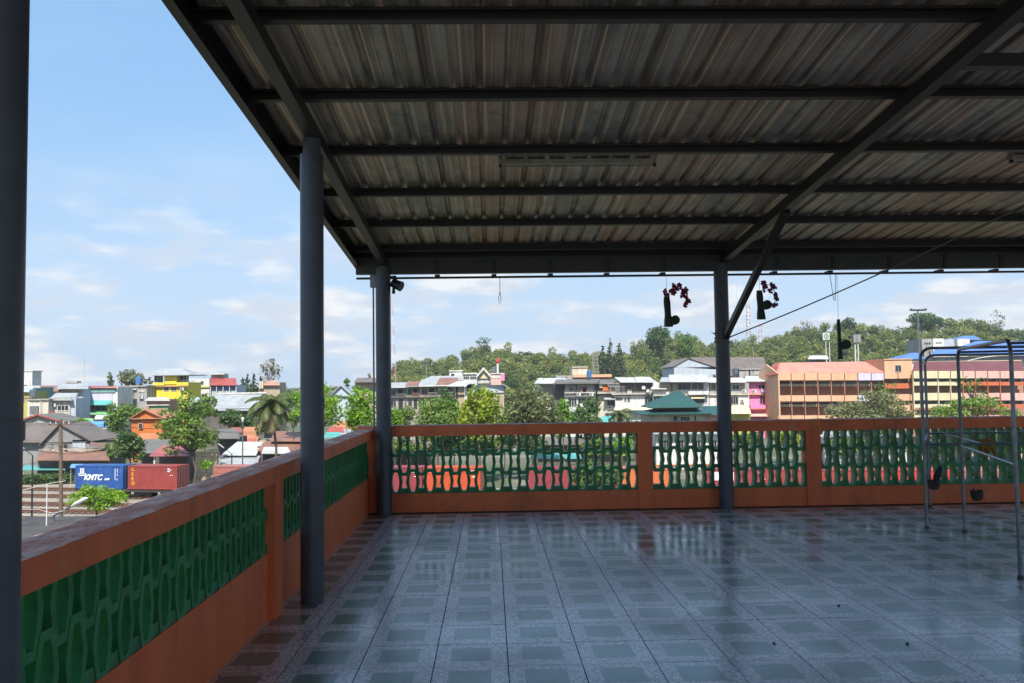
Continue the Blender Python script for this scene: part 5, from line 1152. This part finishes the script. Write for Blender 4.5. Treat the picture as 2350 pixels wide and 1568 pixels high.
    b.wall(1428, 942, 1492, None, 'wt_white', -1, 1.2, 'lower_wall').shed(1408, 1500, 941, 1412, 1496, 933, 'wt_cream', -2.6, -.4, name='awning').shed(1492, 1530, 893, 1500, 1528, 884, 'white', -3, -.6, .08, 'awning').wall(1492, 896, 1530, 906, 'wt_cream', -.8, .3, 'panel')
    b = Bld('white roofed house with wide dark upper windows behind the green pavilion', 1580, 185); b.wall(1500, 877, 1626, None, 'wt_white', d=9).shed(1538, 1628, 876, 1534, 1622, 860, 'white', -2, 7).shed(1514, 1542, 876, 1518, 1540, 866, 'grey', -1.6, 5).wall(1512, 878, 1552, 897, 'wt_tan', -.2, .3, 'panel').wall(1541, 878, 1543, 898, 'wt_dwood', -.4, .3, 'post')
    b.aircon(1621, 900).aircon(1550, 902).win(1556, 879, 1585, 894, -.05, 'wt_grey', 2).win(1588, 879, 1614, 894, -.05, 'wt_grey', 1).wall(1580, 898, 1626, 906, 'wt_white', -1.5, 1.6, 'balcony').wall(1500, 905, 1626, 908, 'wt_cream', -.5, .6, 'ledge').shed(1586, 1618, 914, 1588, 1617, 909, 'straw' if False else 'wt_straw', -1.6, 0, name='awning').win(1594, 915, 1616, 925, -.05, 'wt_grey').win(1500, 912, 1518, 926, -.05, 'wt_teal', 2).rail(1612, 1640, 924, 932, -.8, 8)
    b = Bld('grey blue gable ended hall with a long brown roof on the rise', 1640, 232, 'hall', 'hall'); b.wall(1547, 843, 1660, None, 'wt_blue', d=16).gable(1543, 842, 1580, 822, 1662, 849, 'brown', 'wt_blue', 18, 0, .3).plate([(1640, 862, 231), (1766, 862, 231), (1752, 820, 246), (1584, 820, 246)], 'brown', .2).wall(1640, 862, 1764, None, 'wt_grey', 1, 8)
    b.hole(1667 - 4, 855, 1670, 857)
    b = Bld('small flat roofed rooftop room in front of the brown hall roof', 1718, 205, 'rooftop_room', 'building'); b.wall(1697, 848, 1743, None, 'wt_old', d=6).wall(1696, 846, 1744, 848.5, 'wt_grey', -.3, 6.6, 'roof_slab').hole(1718, 851, 1722, 859).wall(1722, 858, 1746, 862, 'wt_grey', -1.5, 1.5, 'ledge')
    b = Bld('grey two storey house right of the braced column', 1685, 187); b.wall(1628, 877, 1719, None, 'wt_grey', d=8).shed(1626, 1712, 877, 1630, 1704, 867, 'cream', -1.4, 6).aircon(1707, 898).aircon(1703, 920, -.2).win(1634, 880, 1641, 894, -.05, 'wt_white').win(1681, 884, 1696, 894, -.05, 'wt_white', 1).wall(1628, 904, 1719, 907, 'wt_cream', -.6, .7, 'ledge').wall(1628, 908, 1719, 931, 'wt_white', -.15, .2, 'lower_wall').win(1677, 911, 1693, 927, -.2, 'wt_grey', 2).shed(1676, 1724, 949, 1680, 1718, 930, 'wt_straw', -3, -.2, name='awning').wall(1678, 950, 1722, None, 'wt_olive', -1.4, 1, 'shop_front')
    b = Bld('bright pink house beside the orange school', 1737, 188, 'pink_house'); b.wall(1719, 876, 1757, None, 'wt_pink', d=8).shed(1706, 1760, 875, 1712, 1758, 863, 'white', -1.2, 6).aircon(1730, 898).win(1740, 884, 1754, 893, -.05, 'wt_pink').win(1744, 909, 1755, 927, -.05, 'wt_pink').wall(1719, 903, 1757, 906, 'wt_peach', -.7, .8, 'ledge').wall(1722, 930, 1757, 938, 'wt_pink', -1.2, 1.3, 'balcony').wall(1722, 938, 1757, 940, 'wt_orange', -1.25, 1.3, 'ledge').shed(1722, 1762, 955, 1724, 1757, 948, 'wt_rose', -2, 0, name='awning').wall(1748, 894, 1764, 901, 'wt_lav', -1, 1, 'laundry')
    # green roofed pavilion in front
    b = Bld('cream pavilion with a double tiered dark green hip roof', 1556, 160, 'pavilion', 'pavilion'); b.wall(1490, 950, 1620, None, 'wt_cream', d=9).hip(1476, 1634, 951, 1512, 1600, 936, 'green', 12, -2).wall(1504, 931, 1606, 938, 'wt_dwood', 0, 8, 'clerestory').hip(1494, 1612, 935, 1553, 1559, 897, 'green', 11, -1.2).wall(1610, 950, 1662, None, 'wt_rose', 1, 6).shed(1606, 1664, 951, 1612, 1660, 932, 'green', -1, 4)
    b.wall(1484, 951, 1626, 953, 'wt_grey', -1.6, .2, 'gutter').win(1546, 956, 1554, 966, -.05, 'wt_teal').hole(1594, 955, 1597, 968).win(1562, 957, 1582, 966, -.05, 'wt_straw', 2).wall(1540, 966, 1562, 968, 'wt_teal', -.5, .6, 'ledge')
    b = Bld('turquoise canvas awning on a slanted frame above the coping', 1380, 150, 'awning', 'awning'); b.shed(1352, 1396, 969, 1384, 1404, 955, 'teal', -1, 1, .1, 'canvas').plate([(1396, 957, 149), (1407, 966, 149), (1407, 960, 151), (1398, 955, 151)], 'teal', .1, 'canvas').wall(1356, 968, 1357, None, 'wt_white', -.9, .1, 'post').wall(1404, 962, 1405, None, 'wt_white', 0, .1, 'post')
    # low things beyond the train seen through the pierced blocks
    b = Bld('brown roofed hut behind the dark maroon container', 930, 122); b.wall(896, 1030, 985, None, 'wt_dwood', 1, 5).shed(886, 992, 1031, 898, 972, 1012, 'rust', -1, 4)
    b = Bld('long turquoise canopy over market stalls beyond the train', 1275, 112, 'market_canopy', 'canopy', 'canopies over the market lane'); b.shed(1216, 1335, 1052, 1222, 1330, 1040, 'teal', -1.5, 1.5, .08)
    for x in (1220, 1255, 1295, 1330): b.wall(x, 1052, x + 1.2, None, 'wt_grey', -1.3, .1, 'post')
    b = Bld('low dark roofed stall row behind the turquoise canopy', 1300, 128, 'market_stall', 'stall'); b.wall(1225, 1018, 1440, None, 'wt_dwood', 1, 5).shed(1220, 1445, 1020, 1228, 1436, 1003, 'brown', -1, 4).wall(1330, 1024, 1440, 1040, 'wt_tan', .9, .2, 'shutter')
    b = Bld('long white house with barred windows seen through the second pierced panel', 1575, 122); b.wall(1505, 994, 1660, None, 'wt_white', d=6).shed(1500, 1665, 995, 1506, 1658, 985, 'grey', -1, 5)
    for x in (1518, 1552, 1590, 1628): b.win(x, 1012, x + 16, 1032, -.02, 'wt_grey', 2)
    b.wall(1505, 1066, 1660, 1069, 'wt_orange', -.15, .2, 'band')
    b = Bld('long low shop with white front seen through the third pierced panel', 1960, 126); b.wall(1890, 1002, 2080, None, 'wt_white', d=6).shed(1884, 2086, 1003, 1890, 2080, 990, 'grey', -1, 5)
    for x in (1905, 1945, 1990, 2040): b.win(x, 1015, x + 20, 1036, -.02, 'wt_grey', 2)
    b = Bld('row of shops with rose front behind the drying rack', 2230, 128); b.wall(2100, 1000, 2440, None, 'wt_rose', d=6).shed(2094, 2446, 1001, 2100, 2440, 988, 'rust', -1, 5)
    for x in (2115, 2165, 2220, 2280, 2330): b.win(x, 1012, x + 24, 1036, -.02, 'wt_white', 2)
center_town()

def school():
    b = Bld('long orange school building with coral tiled roof and open galleries', 1905, 180, 'school_building', 'school'); Y = 180; bays = 8; x0, x1 = 1785.0, 2030.0; bw = (x1 - x0) / bays
    b.wall(1785, 858, 2030, None, 'wt_brick', 3.2, 8, 'wall')
    b.plate([(1782, 856, 179.55), (2031, 853, 179.55), (2030, 829, 188), (1788, 833, 188)], 'coral', .25).wall(1786, 831, 2031, 834, 'wt_brick', 8, 1.2, 'ridge_beam')
    # gable end wall facing the pink house
    P = [W(1758, 858, 190), W(1785, 834, 188), W(1786, 858, 179)]; mb = MB()
    q = [Vector((P[2].x, 179.2, G)), Vector((P[2].x - .35, 191, G)), Vector((P[2].x - .35, 191, P[2].z + .2)), Vector((P[2].x, 187, P[1].z - .2)), Vector((P[2].x, 179.2, P[2].z))]
    mb.add(q + [v + Vector((.3, 0, 0)) for v in q], [(0, 1, 2, 3, 4), (9, 8, 7, 6, 5)] + [(i, (i + 1) % 5, 5 + (i + 1) % 5, 5 + i) for i in range(5)]); mb.build('end_wall', M['wt_peach'], b.o)
    b.wall(1764, 862, 1784, None, 'wt_peach', 6, 5, 'side_wing').plate([(1756, 862, 185), (1786, 858, 178.8), (1790, 832, 188), (1776, 834, 190)], 'red', .2, 'roof')
    for k in range(bays):
        a = x0 + k * bw; lav = k >= 6; pm = 'wt_lav' if lav else 'wt_peach'
        for (y0, y1) in ((856.5, 873), (907.5, 921), (953.5, 969), (1000, 1014)):
            b.wall(a + .9, y0, a + bw - .9, y1, pm, -.5, .25, 'balcony_panel')
        for (y0, y1) in ((881, 887), (928, 934), (975, 981)): b.wall(a + 1, y0, a + bw - 1, y1, 'wt_tan', .5, .15, 'mid_rail')
        for (y0, y1) in ((875, 881), (922, 928), (969, 975)):
            if k >= 2: b.win(a + 5, y0 + 1, a + bw - 4, y1, 3.2, 'wt_teal' if not lav else 'wt_white', 3)
            else: b.hole(a + 3, y0, a + bw - 3, y1 + 1, 3.2)
    for k in range(bays + 1):
        a = x0 + k * bw; b.wall(a - .8, 856, a + .9, None, 'wt_brick', -.15, .5, 'post')
    for y in (874, 921.5, 970): b.wall(1785, y, 2030, y + 1.2, 'wt_brick', .25, 2.9, 'floor_slab')
    b.dish(1876, 892 + 53, 0.1) if False else None
    b = Bld('peach stair tower with one small square window beside the school', 2061, 179, 'school_tower', 'school'); b.wall(2030, 825, 2094, 869, 'wt_peach', 0, 9, 'wall').wall(2030, 870, 2094, None, 'wt_brick', 2, 7).wall(2029, 823.5, 2095, 825.5, 'wt_peach', -.2, 9.4, 'parapet').win(2055, 839, 2067, 852, -.02, 'wt_grey').wall(2060, 853, 2063, 868, 'wt_brick', -.1, .12, 'downpipe')
    for y in (873, 921): b.win(2036, y, 2048, y + 6, 2, 'wt_grey', 2).win(2068, y, 2082, y + 6, 2, 'wt_grey', 2)
    for y0, y1 in ((880, 892), (905, 920), (930, 945)): b.wall(2031, y0, 2093, y1, 'wt_peach' if y0 > 890 else 'wt_verm', .6, .3, 'balcony_panel')
    b = Bld('right wing of the school with dark red roof, straw and pink panels', 2220, 178, 'school_building', 'school'); b.wall(2095, 852, 2352, None, 'wt_brick', 3, 8).plate([(2094, 851, 177.6), (2352, 849, 177.6), (2344, 828, 185), (2098, 830, 185)], 'maroon', .25).wall(2095, 828, 2345, 830, 'wt_straw', 7.5, 1, 'ridge_beam')
    n = 9; bw = (2352 - 2096) / n
    for k in range(n):
        a = 2096 + k * bw; pk = k >= 4; pm = 'wt_rose' if pk else 'wt_straw'
        b.wall(a + .9, 851.5, a + bw - .9, 868.5, pm, -.45, .25, 'balcony_panel').wall(a + .9, 876.5, a + bw - .9, 885, 'wt_verm' if pk else 'wt_straw', .1, .25, 'balcony_panel').wall(a + .9, 902, a + bw - .9, 919, pm, 0, .25, 'balcony_panel').wall(a + .9, 928, a + bw - .9, 936, 'wt_verm' if pk else 'wt_straw', .1, .25, 'balcony_panel').wall(a + .9, 953, a + bw - .9, 966, pm, 0, .25, 'balcony_panel')
        for y in (870, 921): b.win(a + 3, y, a + bw - 3, y + 6, 1.0, 'wt_grey', 3)
        b.wall(a + 1, 868.8, a + bw - 1, 876.4, 'wt_dwood', 1.05, .2, 'back_wall').wall(a + 1, 919.5, a + bw - 1, 927.8, 'wt_dwood', 1.05, .2, 'back_wall')
    for k in range(n + 1):
        a = 2096 + k * bw; b.wall(a - .8, 851, a + .9, None, 'wt_straw' if k < 4 else 'wt_verm', -.15, .5, 'post')
    b = Bld('cream building with a low arched roof at the right edge behind the school', 2330, 205, 'hall', 'hall'); b.wall(2235, 830, 2420, None, 'wt_cream', d=14); pts = [(2205, 832), (2225, 826), (2255, 819), (2290, 815.5), (2330, 814), (2380, 814), (2430, 817)]
    for k in range(len(pts) - 1):
        (xa, ya), (xb, yb) = pts[k], pts[k + 1]; b.plate([(xa, ya, 203), (xb, yb, 203), (xb, yb, 220), (xa, ya, 220)], 'cream', .2, 'roof_panel')
    b = Bld('modern white and grey block with blue hip roof below the wooded hill', 2172, 262, 'white_building', 'building'); b.wall(2116, 778, 2142, None, 'wt_grey', d=10).wall(2142, 777, 2166, None, 'wt_white', -.3, 10).wall(2166, 779, 2200, None, 'wt_blue', .5, 9).wall(2198, 778, 2226, None, 'wt_white', -1.5, 8).wall(2226, 781, 2246, None, 'wt_grey', .3, 9).hip(2196, 2252, 780, 2212, 2236, 771, 'blue', 12, -1).win(2120, 786, 2136, 790, bars=2).win(2147, 786, 2161, 788, -.3, bars=2).hole(2118, 806, 2121, 826).hole(2132, 806, 2136, 826).wall(2142, 795, 2176, 830, 'wt_white', -1, 2, 'annex')
    b = Bld('wide building with bright blue sheet roof behind the right wing', 2260, 242, 'hall', 'hall'); b.wall(2140, 818, 2400, None, 'wt_grey', d=12).shed(2136, 2420, 816, 2150, 2430, 796, 'blue', -1.5, 10).shed(2200, 2440, 797, 2240, 2440, 783, 'blue', 10, 16)
    b = Bld('small house with blue pyramid roof left of the floodlight mast', 2098, 238); b.wall(2074, 823, 2120, None, 'wt_white', d=8).hip(2066, 2124, 824, 2090, 2108, 810, 'blue', 11, -1)
    b = Bld('small white roofed hut on the hillside above the school roof', 1878, 300, 'hut', 'hut'); b.wall(1860, 824, 1898, None, 'wt_dwood', .5, 5).shed(1854, 1902, 824, 1858, 1898, 816, 'white', -1, 5)
    # posts and masts
    def mast(label, x, yb, yt, Y, name, cat, r=.16, m='tube'):
        o = thing(name, label, cat, (W(x, yb, Y).x, Y, G)); p = W(x, yt, Y); MB().tube((p.x, Y, G), p, r * 1.3, r * .8, 8).build('pole', M[m], o, smooth=True); return o, p
    o, p = mast('tall floodlight mast with a row of lamps above the school wing', 2106, 960, 712, 150, 'floodlight_mast', 'floodlight')
    MB().box(p.x - 1.35, 149.9, p.z - .15, p.x + 1.35, 150.1, p.z).build('crossbar', M['tube'], o)
    for k in range(6):
        x = p.x - 1.3 + k * .52; z = p.z + (.12 if k in (0, 5) else .02); MB().hexa([(x - .16, 149.6, z - .22), (x + .16, 149.6, z - .22), (x + .16, 149.9, z - .1), (x - .16, 149.9, z - .1)], [(x - .18, 149.65, z + .1), (x + .18, 149.65, z + .1), (x + .18, 149.95, z + .14), (x - .18, 149.95, z + .14)]).build('lamp_head', M['beam'], o)
    o, p = mast('round white sign with a ring emblem on a lattice post above the school roof', 1895, 860, 785, 215, 'sign_post', 'sign', .12, 'wt_white')
    MB().tube((p.x + .9, 215, G), (p.x + .9, 215, p.z), .13, .1, 6).build('pole', M['wt_white'], o); c = W(1896, 772, 215); gw = mat('sign_green_ring', (.05, .22, .12), .5)
    MB().box(c.x - .85, 214.95, c.z - .85, c.x + .85, 215.2, c.z + .85).build('panel', M['wt_white'], o); n = 20
    for r0, r1, y in ((.45, .66, 214.93), (.0, .22, 214.93)):
        vs = [(c.x + q * math.cos(t), yy, c.z + q * math.sin(t)) for yy in (y - .03, y) for q in (r0, r1) for t in np.linspace(0, 2 * math.pi, n, endpoint=False)]
        MB().add(vs, [(i, (i + 1) % n, n + (i + 1) % n, n + i) for i in range(n)] + [(n + i, n + (i + 1) % n, 3 * n + (i + 1) % n, 3 * n + i) for i in range(n)]).build('ring', gw, o)
    o, p = mast('pale double post carrying loudspeakers and a grey blue box', 1962, 860, 786, 200, 'loudspeaker_post', 'loudspeaker', .16, 'wt_white')
    MB().tube((p.x + .7, 200, G), (p.x + .7, 200, p.z), .18, .14, 6).build('pole', M['wt_white'], o); MB().box(p.x - .5, 199.5, p.z, p.x + 1.2, 200.5, p.z + 1.8).build('cabinet', M['wt_wood'], o)
    for dx, dz, s in ((-.8, 1.2, -1), (1.5, 1.0, 1), (.3, 2.4, 1)): MB().tube((p.x + dx, 200, p.z + dz), (p.x + dx + .6 * s, 199.6, p.z + dz), .15, .42, 10).build('horn', M['beam'], o)
    MB().tube((p.x + .35, 200, p.z + 1.8), (p.x + .35, 200, p.z + 3.0), .07, n=6).build('stub', M['beam'], o)
    def lattice(label, x, yt, Y, wb, wt, m1, m2=None, band=0, name='radio_mast', rt=.07, yb=875):
        b0 = W(x, yb, Y); t = W(x, yt, Y); H = t.z - b0.z; o = thing(name, label, 'radio mast', (b0.x, Y, b0.z))
        n = max(8, int(H / (wb * 1.1))); segs = {0: MB(), 1: MB()}
        for i in range(n):
            u0, u1 = i / n, (i + 1) / n; a = wb + (wt - wb) * u0; c = wb + (wt - wb) * u1; z0 = b0.z + H * u0; z1 = b0.z + H * u1; k = (int(u0 * band) % 2) if band else 0
            A = [Vector((b0.x + sx * a / 2, Y + sy * a / 2, z0)) for sx, sy in ((-1, -1), (1, -1), (1, 1), (-1, 1))]; C = [Vector((b0.x + sx * c / 2, Y + sy * c / 2, z1)) for sx, sy in ((-1, -1), (1, -1), (1, 1), (-1, 1))]
            for j in range(4):
                segs[k].tube(A[j], C[j], rt, n=4, caps=False).tube(A[j], C[(j + 1) % 4], rt * .6, n=4, caps=False).tube(C[j], C[(j + 1) % 4], rt * .6, n=4, caps=False)
        segs[0].build('lattice_section', m1, o); 
        if band: segs[1].build('lattice_section', m2, o)
        MB().tube(t, t + Vector((0, 0, H * .12)), rt * .6, n=5).build('antenna', m1, o); return o, t
    redm = mat('faded_red_mast_paint', (.56, .27, .27), .6); whm = mat('faded_white_mast_paint', (.62, .62, .64), .6)
    lattice('red and white lattice radio mast rising beside the corner column', 899, 705, 330, 3.4, 1.0, redm, whm, 7, rt=.085, yb=880)
    o, t = lattice('thin lattice mast with drum antennas on the hill right of the braced column', 1719, 690, 480, 2.2, 1.4, whm, redm, 9, rt=.10, yb=790)
    for dz in (-8, -10, -6, -14): MB().tube(t + Vector((-1.2, -1, dz)), t + Vector((-1.0, -1.4, dz)), .8, n=10).build('drum_antenna', whm, o)
    lattice('thin lattice mast right of two on the hill, under the purple orchid planter', 1746, 738, 485, 2.0, 1.2, redm, whm, 8, rt=.10, yb=790)
    lattice('grey lattice tower on the slope behind the peach roof slab', 1366, 808, 300, 2.4, 1.3, M['wt_grey'], rt=.11, yb=870)
    for x, yt, Y, lab in ((194, 812, 420, 'hair thin mast on the far left skyline above the grey roofs'), (1728, 795, 220, 'thin pole antenna on the rooftop room right of the braced column'), (978, 828, 280, 'thin pole in front of the left end of the wooded hill'), (1690, 650, 520, 'hair thin guyed mast just right of the braced column'), (2203, 745, 500, 'thin pole on the ridge at the right of the floodlight mast')):
        b0 = W(x, 870, Y); t = W(x, yt, Y); o = thing('antenna_pole', lab, 'antenna', (t.x, Y, G)); MB().tube((t.x, Y, G), t, .10, .06, 6).build('pole', M['wt_grey'], o)
school()

def street_furniture():
    wood = mat('brown_pole', (0.17, 0.115, 0.075), .9, c2=(.10, .07, .05), scale=2)
    a = W(141.5, 1170, 72); t = W(139, 962, 72); o = thing('utility_pole', 'thick brown utility pole standing before the timber house and tracks', 'utility pole', (a.x, 72, G))
    MB().tube((a.x, 72, G), t, .17, .14, 10).build('pole', wood, o, smooth=True); MB().box(t.x - .9, 71.8, t.z - .5, t.x + .9, 71.92, t.z - .38).build('crossarm', wood, o)
    for k in (-.75, -.3, .3, .75): MB().tube((t.x + k, 71.86, t.z - .38), (t.x + k, 71.86, t.z - .2), .05, .035, 8).build('insulator', M['wt_white'], o)
    for k, (dx, dz) in enumerate(((-.75, -.25), (.75, -.25), (0, -2.2), (0, -3.4))):
        p0 = t + Vector((dx, -.15, dz)); e = Vector((p0.x + 46, 92 - k * 3, p0.z - .5 - k * .4)); w0 = Vector((p0.x - 40, 62, p0.z + .3)); pts = [w0.lerp(p0, i / 6) - Vector((0, 0, 1.0 * 4 * (i / 6) * (1 - i / 6))) for i in range(6)] + [p0.lerp(e, i / 10) - Vector((0, 0, 1.4 * 4 * (i / 10) * (1 - i / 10))) for i in range(11)]
        tag(MB().path(pts, .016, 4).build('overhead_cable', M['beam']), ('highest left', 'highest right', 'third', 'lowest')[k] + ' black cable running from the thick brown utility pole over the train', 'cable', 'cables on the utility pole')
    def lamp(label, x, yb, yt, hx, hy, Y, dark=True):
        p = W(x, yt, Y); h = W(hx, hy, Y - 1); o = thing('street_lamp', label, 'street lamp', (p.x, Y, G), 'street lamps by the rail yard'); m = M['beam'] if dark else M['tube']
        MB().tube((p.x, Y, G), p, .09, .06, 8).build('pole', m, o, smooth=True); e = p.lerp(h, .55); MB().path([p - Vector((0, 0, .4)), p, e], .035, 6).build('arm', m, o)
        d = (h - e); s = d.cross(Vector((0, 0, 1))).normalized() * .11; u = Vector((0, 0, .06)); MB().path([e, e.lerp(h, .25) , e.lerp(h, .8), h], [.035, .075, .08, .03], 8).build('lamp_head', M['wt_white'], o, smooth=True)
    lamp('street lamp on a thin dark pole nearest to the dark column', 75, 1180, 1046, 42, 1020, 78)
    lamp('street lamp on a dark pole in front of the white sheet roofs', 532, 1060, 1042, 500, 1018, 100)
    lamp('grey street lamp with a long curved arm rising just over the left coping', 122, 1205, 1185, 200, 1143, 32, False)
    p = W(557, 968, 99); o = thing('camera_pole', 'slim grey pole with a round white lamp left of the palm', 'lamp post', (p.x, 99, G)); MB().tube((p.x, 99, G), p, .09, .07, 8).build('pole', M['tube'], o, smooth=True); MB().tube(p, p + Vector((0, 0, .35)), .12, .2, 10).tube(p + Vector((0, 0, .35)), p + Vector((0, 0, .5)), .2, .06, 10).build('lamp_globe', M['wt_white'], o, smooth=True)
    # white roof antenna frame and a dark flat roof just below the terrace
    b = Bld('dark flat roof of the neighbouring building just below the left coping', 60, 27, 'flat_roof_building', 'building'); z = W(60, 1196, 33).z
    MB().box(-34, 22, G, W(132, 1190, 27).x, 33, z).build('wall', M['wt_grey'], b.o); MB().box(-34.2, 21.8, z + .003, W(132, 1190, 27).x + .2, 33.2, z + .12).build('roof_slab', mat('dark_roof_felt', (.04, .037, .036), .9, c2=(.075, .068, .06), scale=.6, c3=(.11, .10, .09), scale3=1.7, lo3=.58, hi3=.72), b.o)
    t = W(108, 1112, 31); f = Vector((t.x, 31, z)); o = thing('roof_antenna', 'white pole with bent cross wires standing on the dark flat roof', 'antenna', f); MB().tube(f, t, .022, .016, 8).build('pole', M['wt_white'], o)
    MB().path([W(40, 1128, 31), W(85, 1117, 31), W(112, 1110, 31), W(150, 1104, 31)], .011, 5).build('cross_wire', M['wt_white'], o); MB().path([W(36, 1168, 31), W(90, 1170, 31), W(120, 1178, 31), W(150, 1172, 31)], .009, 5).build('cross_wire', M['wt_white'], o)
    # vehicles beyond the train, seen through the pierced blocks
    def car(label, x, Y, col, kind, ang):
        p = W(x, 1000, Y); o = thing('parked_' + ('pickup' if kind == 'pickup' else 'car'), label, 'pickup' if kind == 'pickup' else 'car', (0, 0, 0), 'vehicles parked beyond the train')
        m = mat(o.name + '_paint', col, .3, coat=.6); L = 4.6; hw = .85
        if kind == 'pickup': prof = [(0, .45), (0, .95), (.15, 1.0), (1.15, 1.08), (1.75, 1.62), (2.85, 1.65), (2.95, 1.08), (4.6, 1.06), (4.6, .45)]
        else: prof = [(0, .4), (0, .8), (.2, .9), (1.1, .98), (1.8, 1.45), (3.1, 1.48), (3.9, 1.02), (4.5, .95), (4.6, .8), (4.6, .4)]
        n = len(prof); vs = [(x_, s * (hw if z_ < 1.1 else hw * .86), z_) for s in (-1, 1) for x_, z_ in prof]
        MB().add(vs, [tuple(range(n - 1, -1, -1)), tuple(range(n, 2 * n))] + [(i, (i + 1) % n, n + (i + 1) % n, n + i) for i in range(n)]).build('body', m, o)
        g = [(1.35, 1.13), (1.82, 1.55), (2.75, 1.57), (2.75, 1.13)] if kind == 'pickup' else [(1.4, 1.05), (1.88, 1.40), (3.0, 1.42), (3.5, 1.05)]
        for s in (-1, 1): MB().add([(x_, s * (hw + .004 if z_ < 1.2 else hw * .86 + .03), z_) for x_, z_ in g] + [(x_, s * (hw * .8), z_) for x_, z_ in g], [(0, 1, 2, 3), (7, 6, 5, 4), (0, 4, 5, 1), (1, 5, 6, 2), (2, 6, 7, 3), (3, 7, 4, 0)]).build('side_window', M['glass'], o)
        for x_ in (.85, 3.7):
            for s in (-1, 1): MB().tube((x_, s * hw * .75, .33), (x_, s * (hw + .02), .33), .33, n=16).build('wheel', M['black'], o, smooth=True)
        for s in (-1, 1): MB().box(-.02, s * .6 - .14, .68, .05, s * .6 + .14, .82).build('headlight', M['wt_white'], o)
        o.location = (p.x, Y, G + .004); o.rotation_euler = (0, 0, ang)
    for a in (('dark blue car parked beyond the train right of the braced column', 1720, 113, (.03, .05, .2), 'car', .1), ('white pickup parked beyond the train before the second pier', 1800, 112, (.7, .7, .7), 'pickup', -.1), ('silver car parked beyond the train by the third panel', 2030, 104, (.45, .46, .48), 'car', .05), ('white car parked behind the drying rack', 2210, 103, (.72, .72, .7), 'car', .1), ('black pickup parked left of the silver car', 1965, 105, (.03, .03, .035), 'pickup', 0)): car(*a)
street_furniture()

def rooftop_clutter():
    def aerial(lab, x, yb, yt, Y):
        b, t = W(x, yb, Y), W(x, yt, Y); o = thing('roof_aerial', lab, 'aerial', b, 'television aerials on the roofs'); MB().tube(b, t, .035, .03, 6).build('pole', M['tube'], o); mb = MB(); a = random.uniform(-.5, .5)
        for k in range(5):
            p = t + Vector((math.cos(a) * (k - 2) * .3, math.sin(a) * (k - 2) * .3, -.05)); q = Vector((-math.sin(a), math.cos(a), 0)) * (.5 - k * .05); mb.tube(p - q, p + q, .015, n=4)
        mb.tube(t + Vector((-math.cos(a) * .7, -math.sin(a) * .7, -.05)), t + Vector((math.cos(a) * .7, math.sin(a) * .7, -.05)), .02, n=4).build('aerial_rods', M['tube'], o)
    for a in (('aerial on the cream tank room side of the peach slab', 1400, 862, 846, 208), ('aerial above the left of the twin white roofs', 1440, 868, 848, 192), ('aerial above the right of the twin white roofs', 1487, 868, 850, 192), ('aerial on the stained concrete house roof', 1290, 872, 852, 192), ('aerial above the white roofed house', 1600, 862, 846, 190),
              ('aerial on the unpainted concrete building', 330, 886, 870, 199), ('aerial above the teal banded shophouse', 246, 888, 872, 190), ('aerial on the stained flat roofed house', 100, 918, 900, 170), ('aerial on the roof of the white and blue shop', 470, 870, 856, 219), ('aerial on the long flat white roof', 1248, 872, 856, 200), ('aerial at the left end of the old shophouse roofs', 915, 882, 866, 208), ('aerial in the middle of the old shophouse roofs', 985, 876, 858, 208)): aerial(*a)
    def tank(lab, x, y, Y, m, r=.7):
        b = W(x, y, Y); o = thing('water_tank', lab, 'water tank', b, 'rooftop water tanks'); MB().tube(b + Vector((0, 0, .5)), b + Vector((0, 0, 1.9)), r, r, 16).tube(b + Vector((0, 0, 1.9)), b + Vector((0, 0, 2.15)), r, r * .3, 16).build('tank', m, o, smooth=True); mb = MB()
        for sx in (-1, 1):
            for sy in (-1, 1): mb.box(b.x + sx * r * .6 - .05, b.y + sy * r * .6 - .05, b.z - .3, b.x + sx * r * .6 + .05, b.y + sy * r * .6 + .05, b.z + .52)
        mb.build('stand', M['tube'], o)
    blue = mat('blue_tank_plastic', (.05, .14, .32), .5)
    for a in (('blue water tank on the unpainted concrete building', 318, 886, 201, blue), ('steel water tank behind the stained flat roofed house', 76, 918, 173, M['tube']), ('steel water tank on the pale pink building', 1134, 858, 256, M['tube']), ('blue water tank on the stained concrete house', 1352, 872, 192, blue, .55), ('steel water tank beside the rooftop room', 1690, 864, 206, M['tube'])): tank(*a)
rooftop_clutter()
# ================================================================== AIR
def air():
    hm = bpy.data.materials.new('air'); hm.use_nodes = True; nt = hm.node_tree; nt.nodes.clear()
    o = nt.nodes.new('ShaderNodeOutputMaterial'); v = nt.nodes.new('ShaderNodeVolumePrincipled'); v.inputs['Color'].default_value = (.88, .92, .96, 1)
    v.inputs['Density'].default_value = .0002; v.inputs['Anisotropy'].default_value = .2
    nt.links.new(v.outputs[0], o.inputs['Volume'])
    MB().box(-1200, -80, G - 1, 1200, 1500, 75).build('haze', hm, kind='stuff')
air()
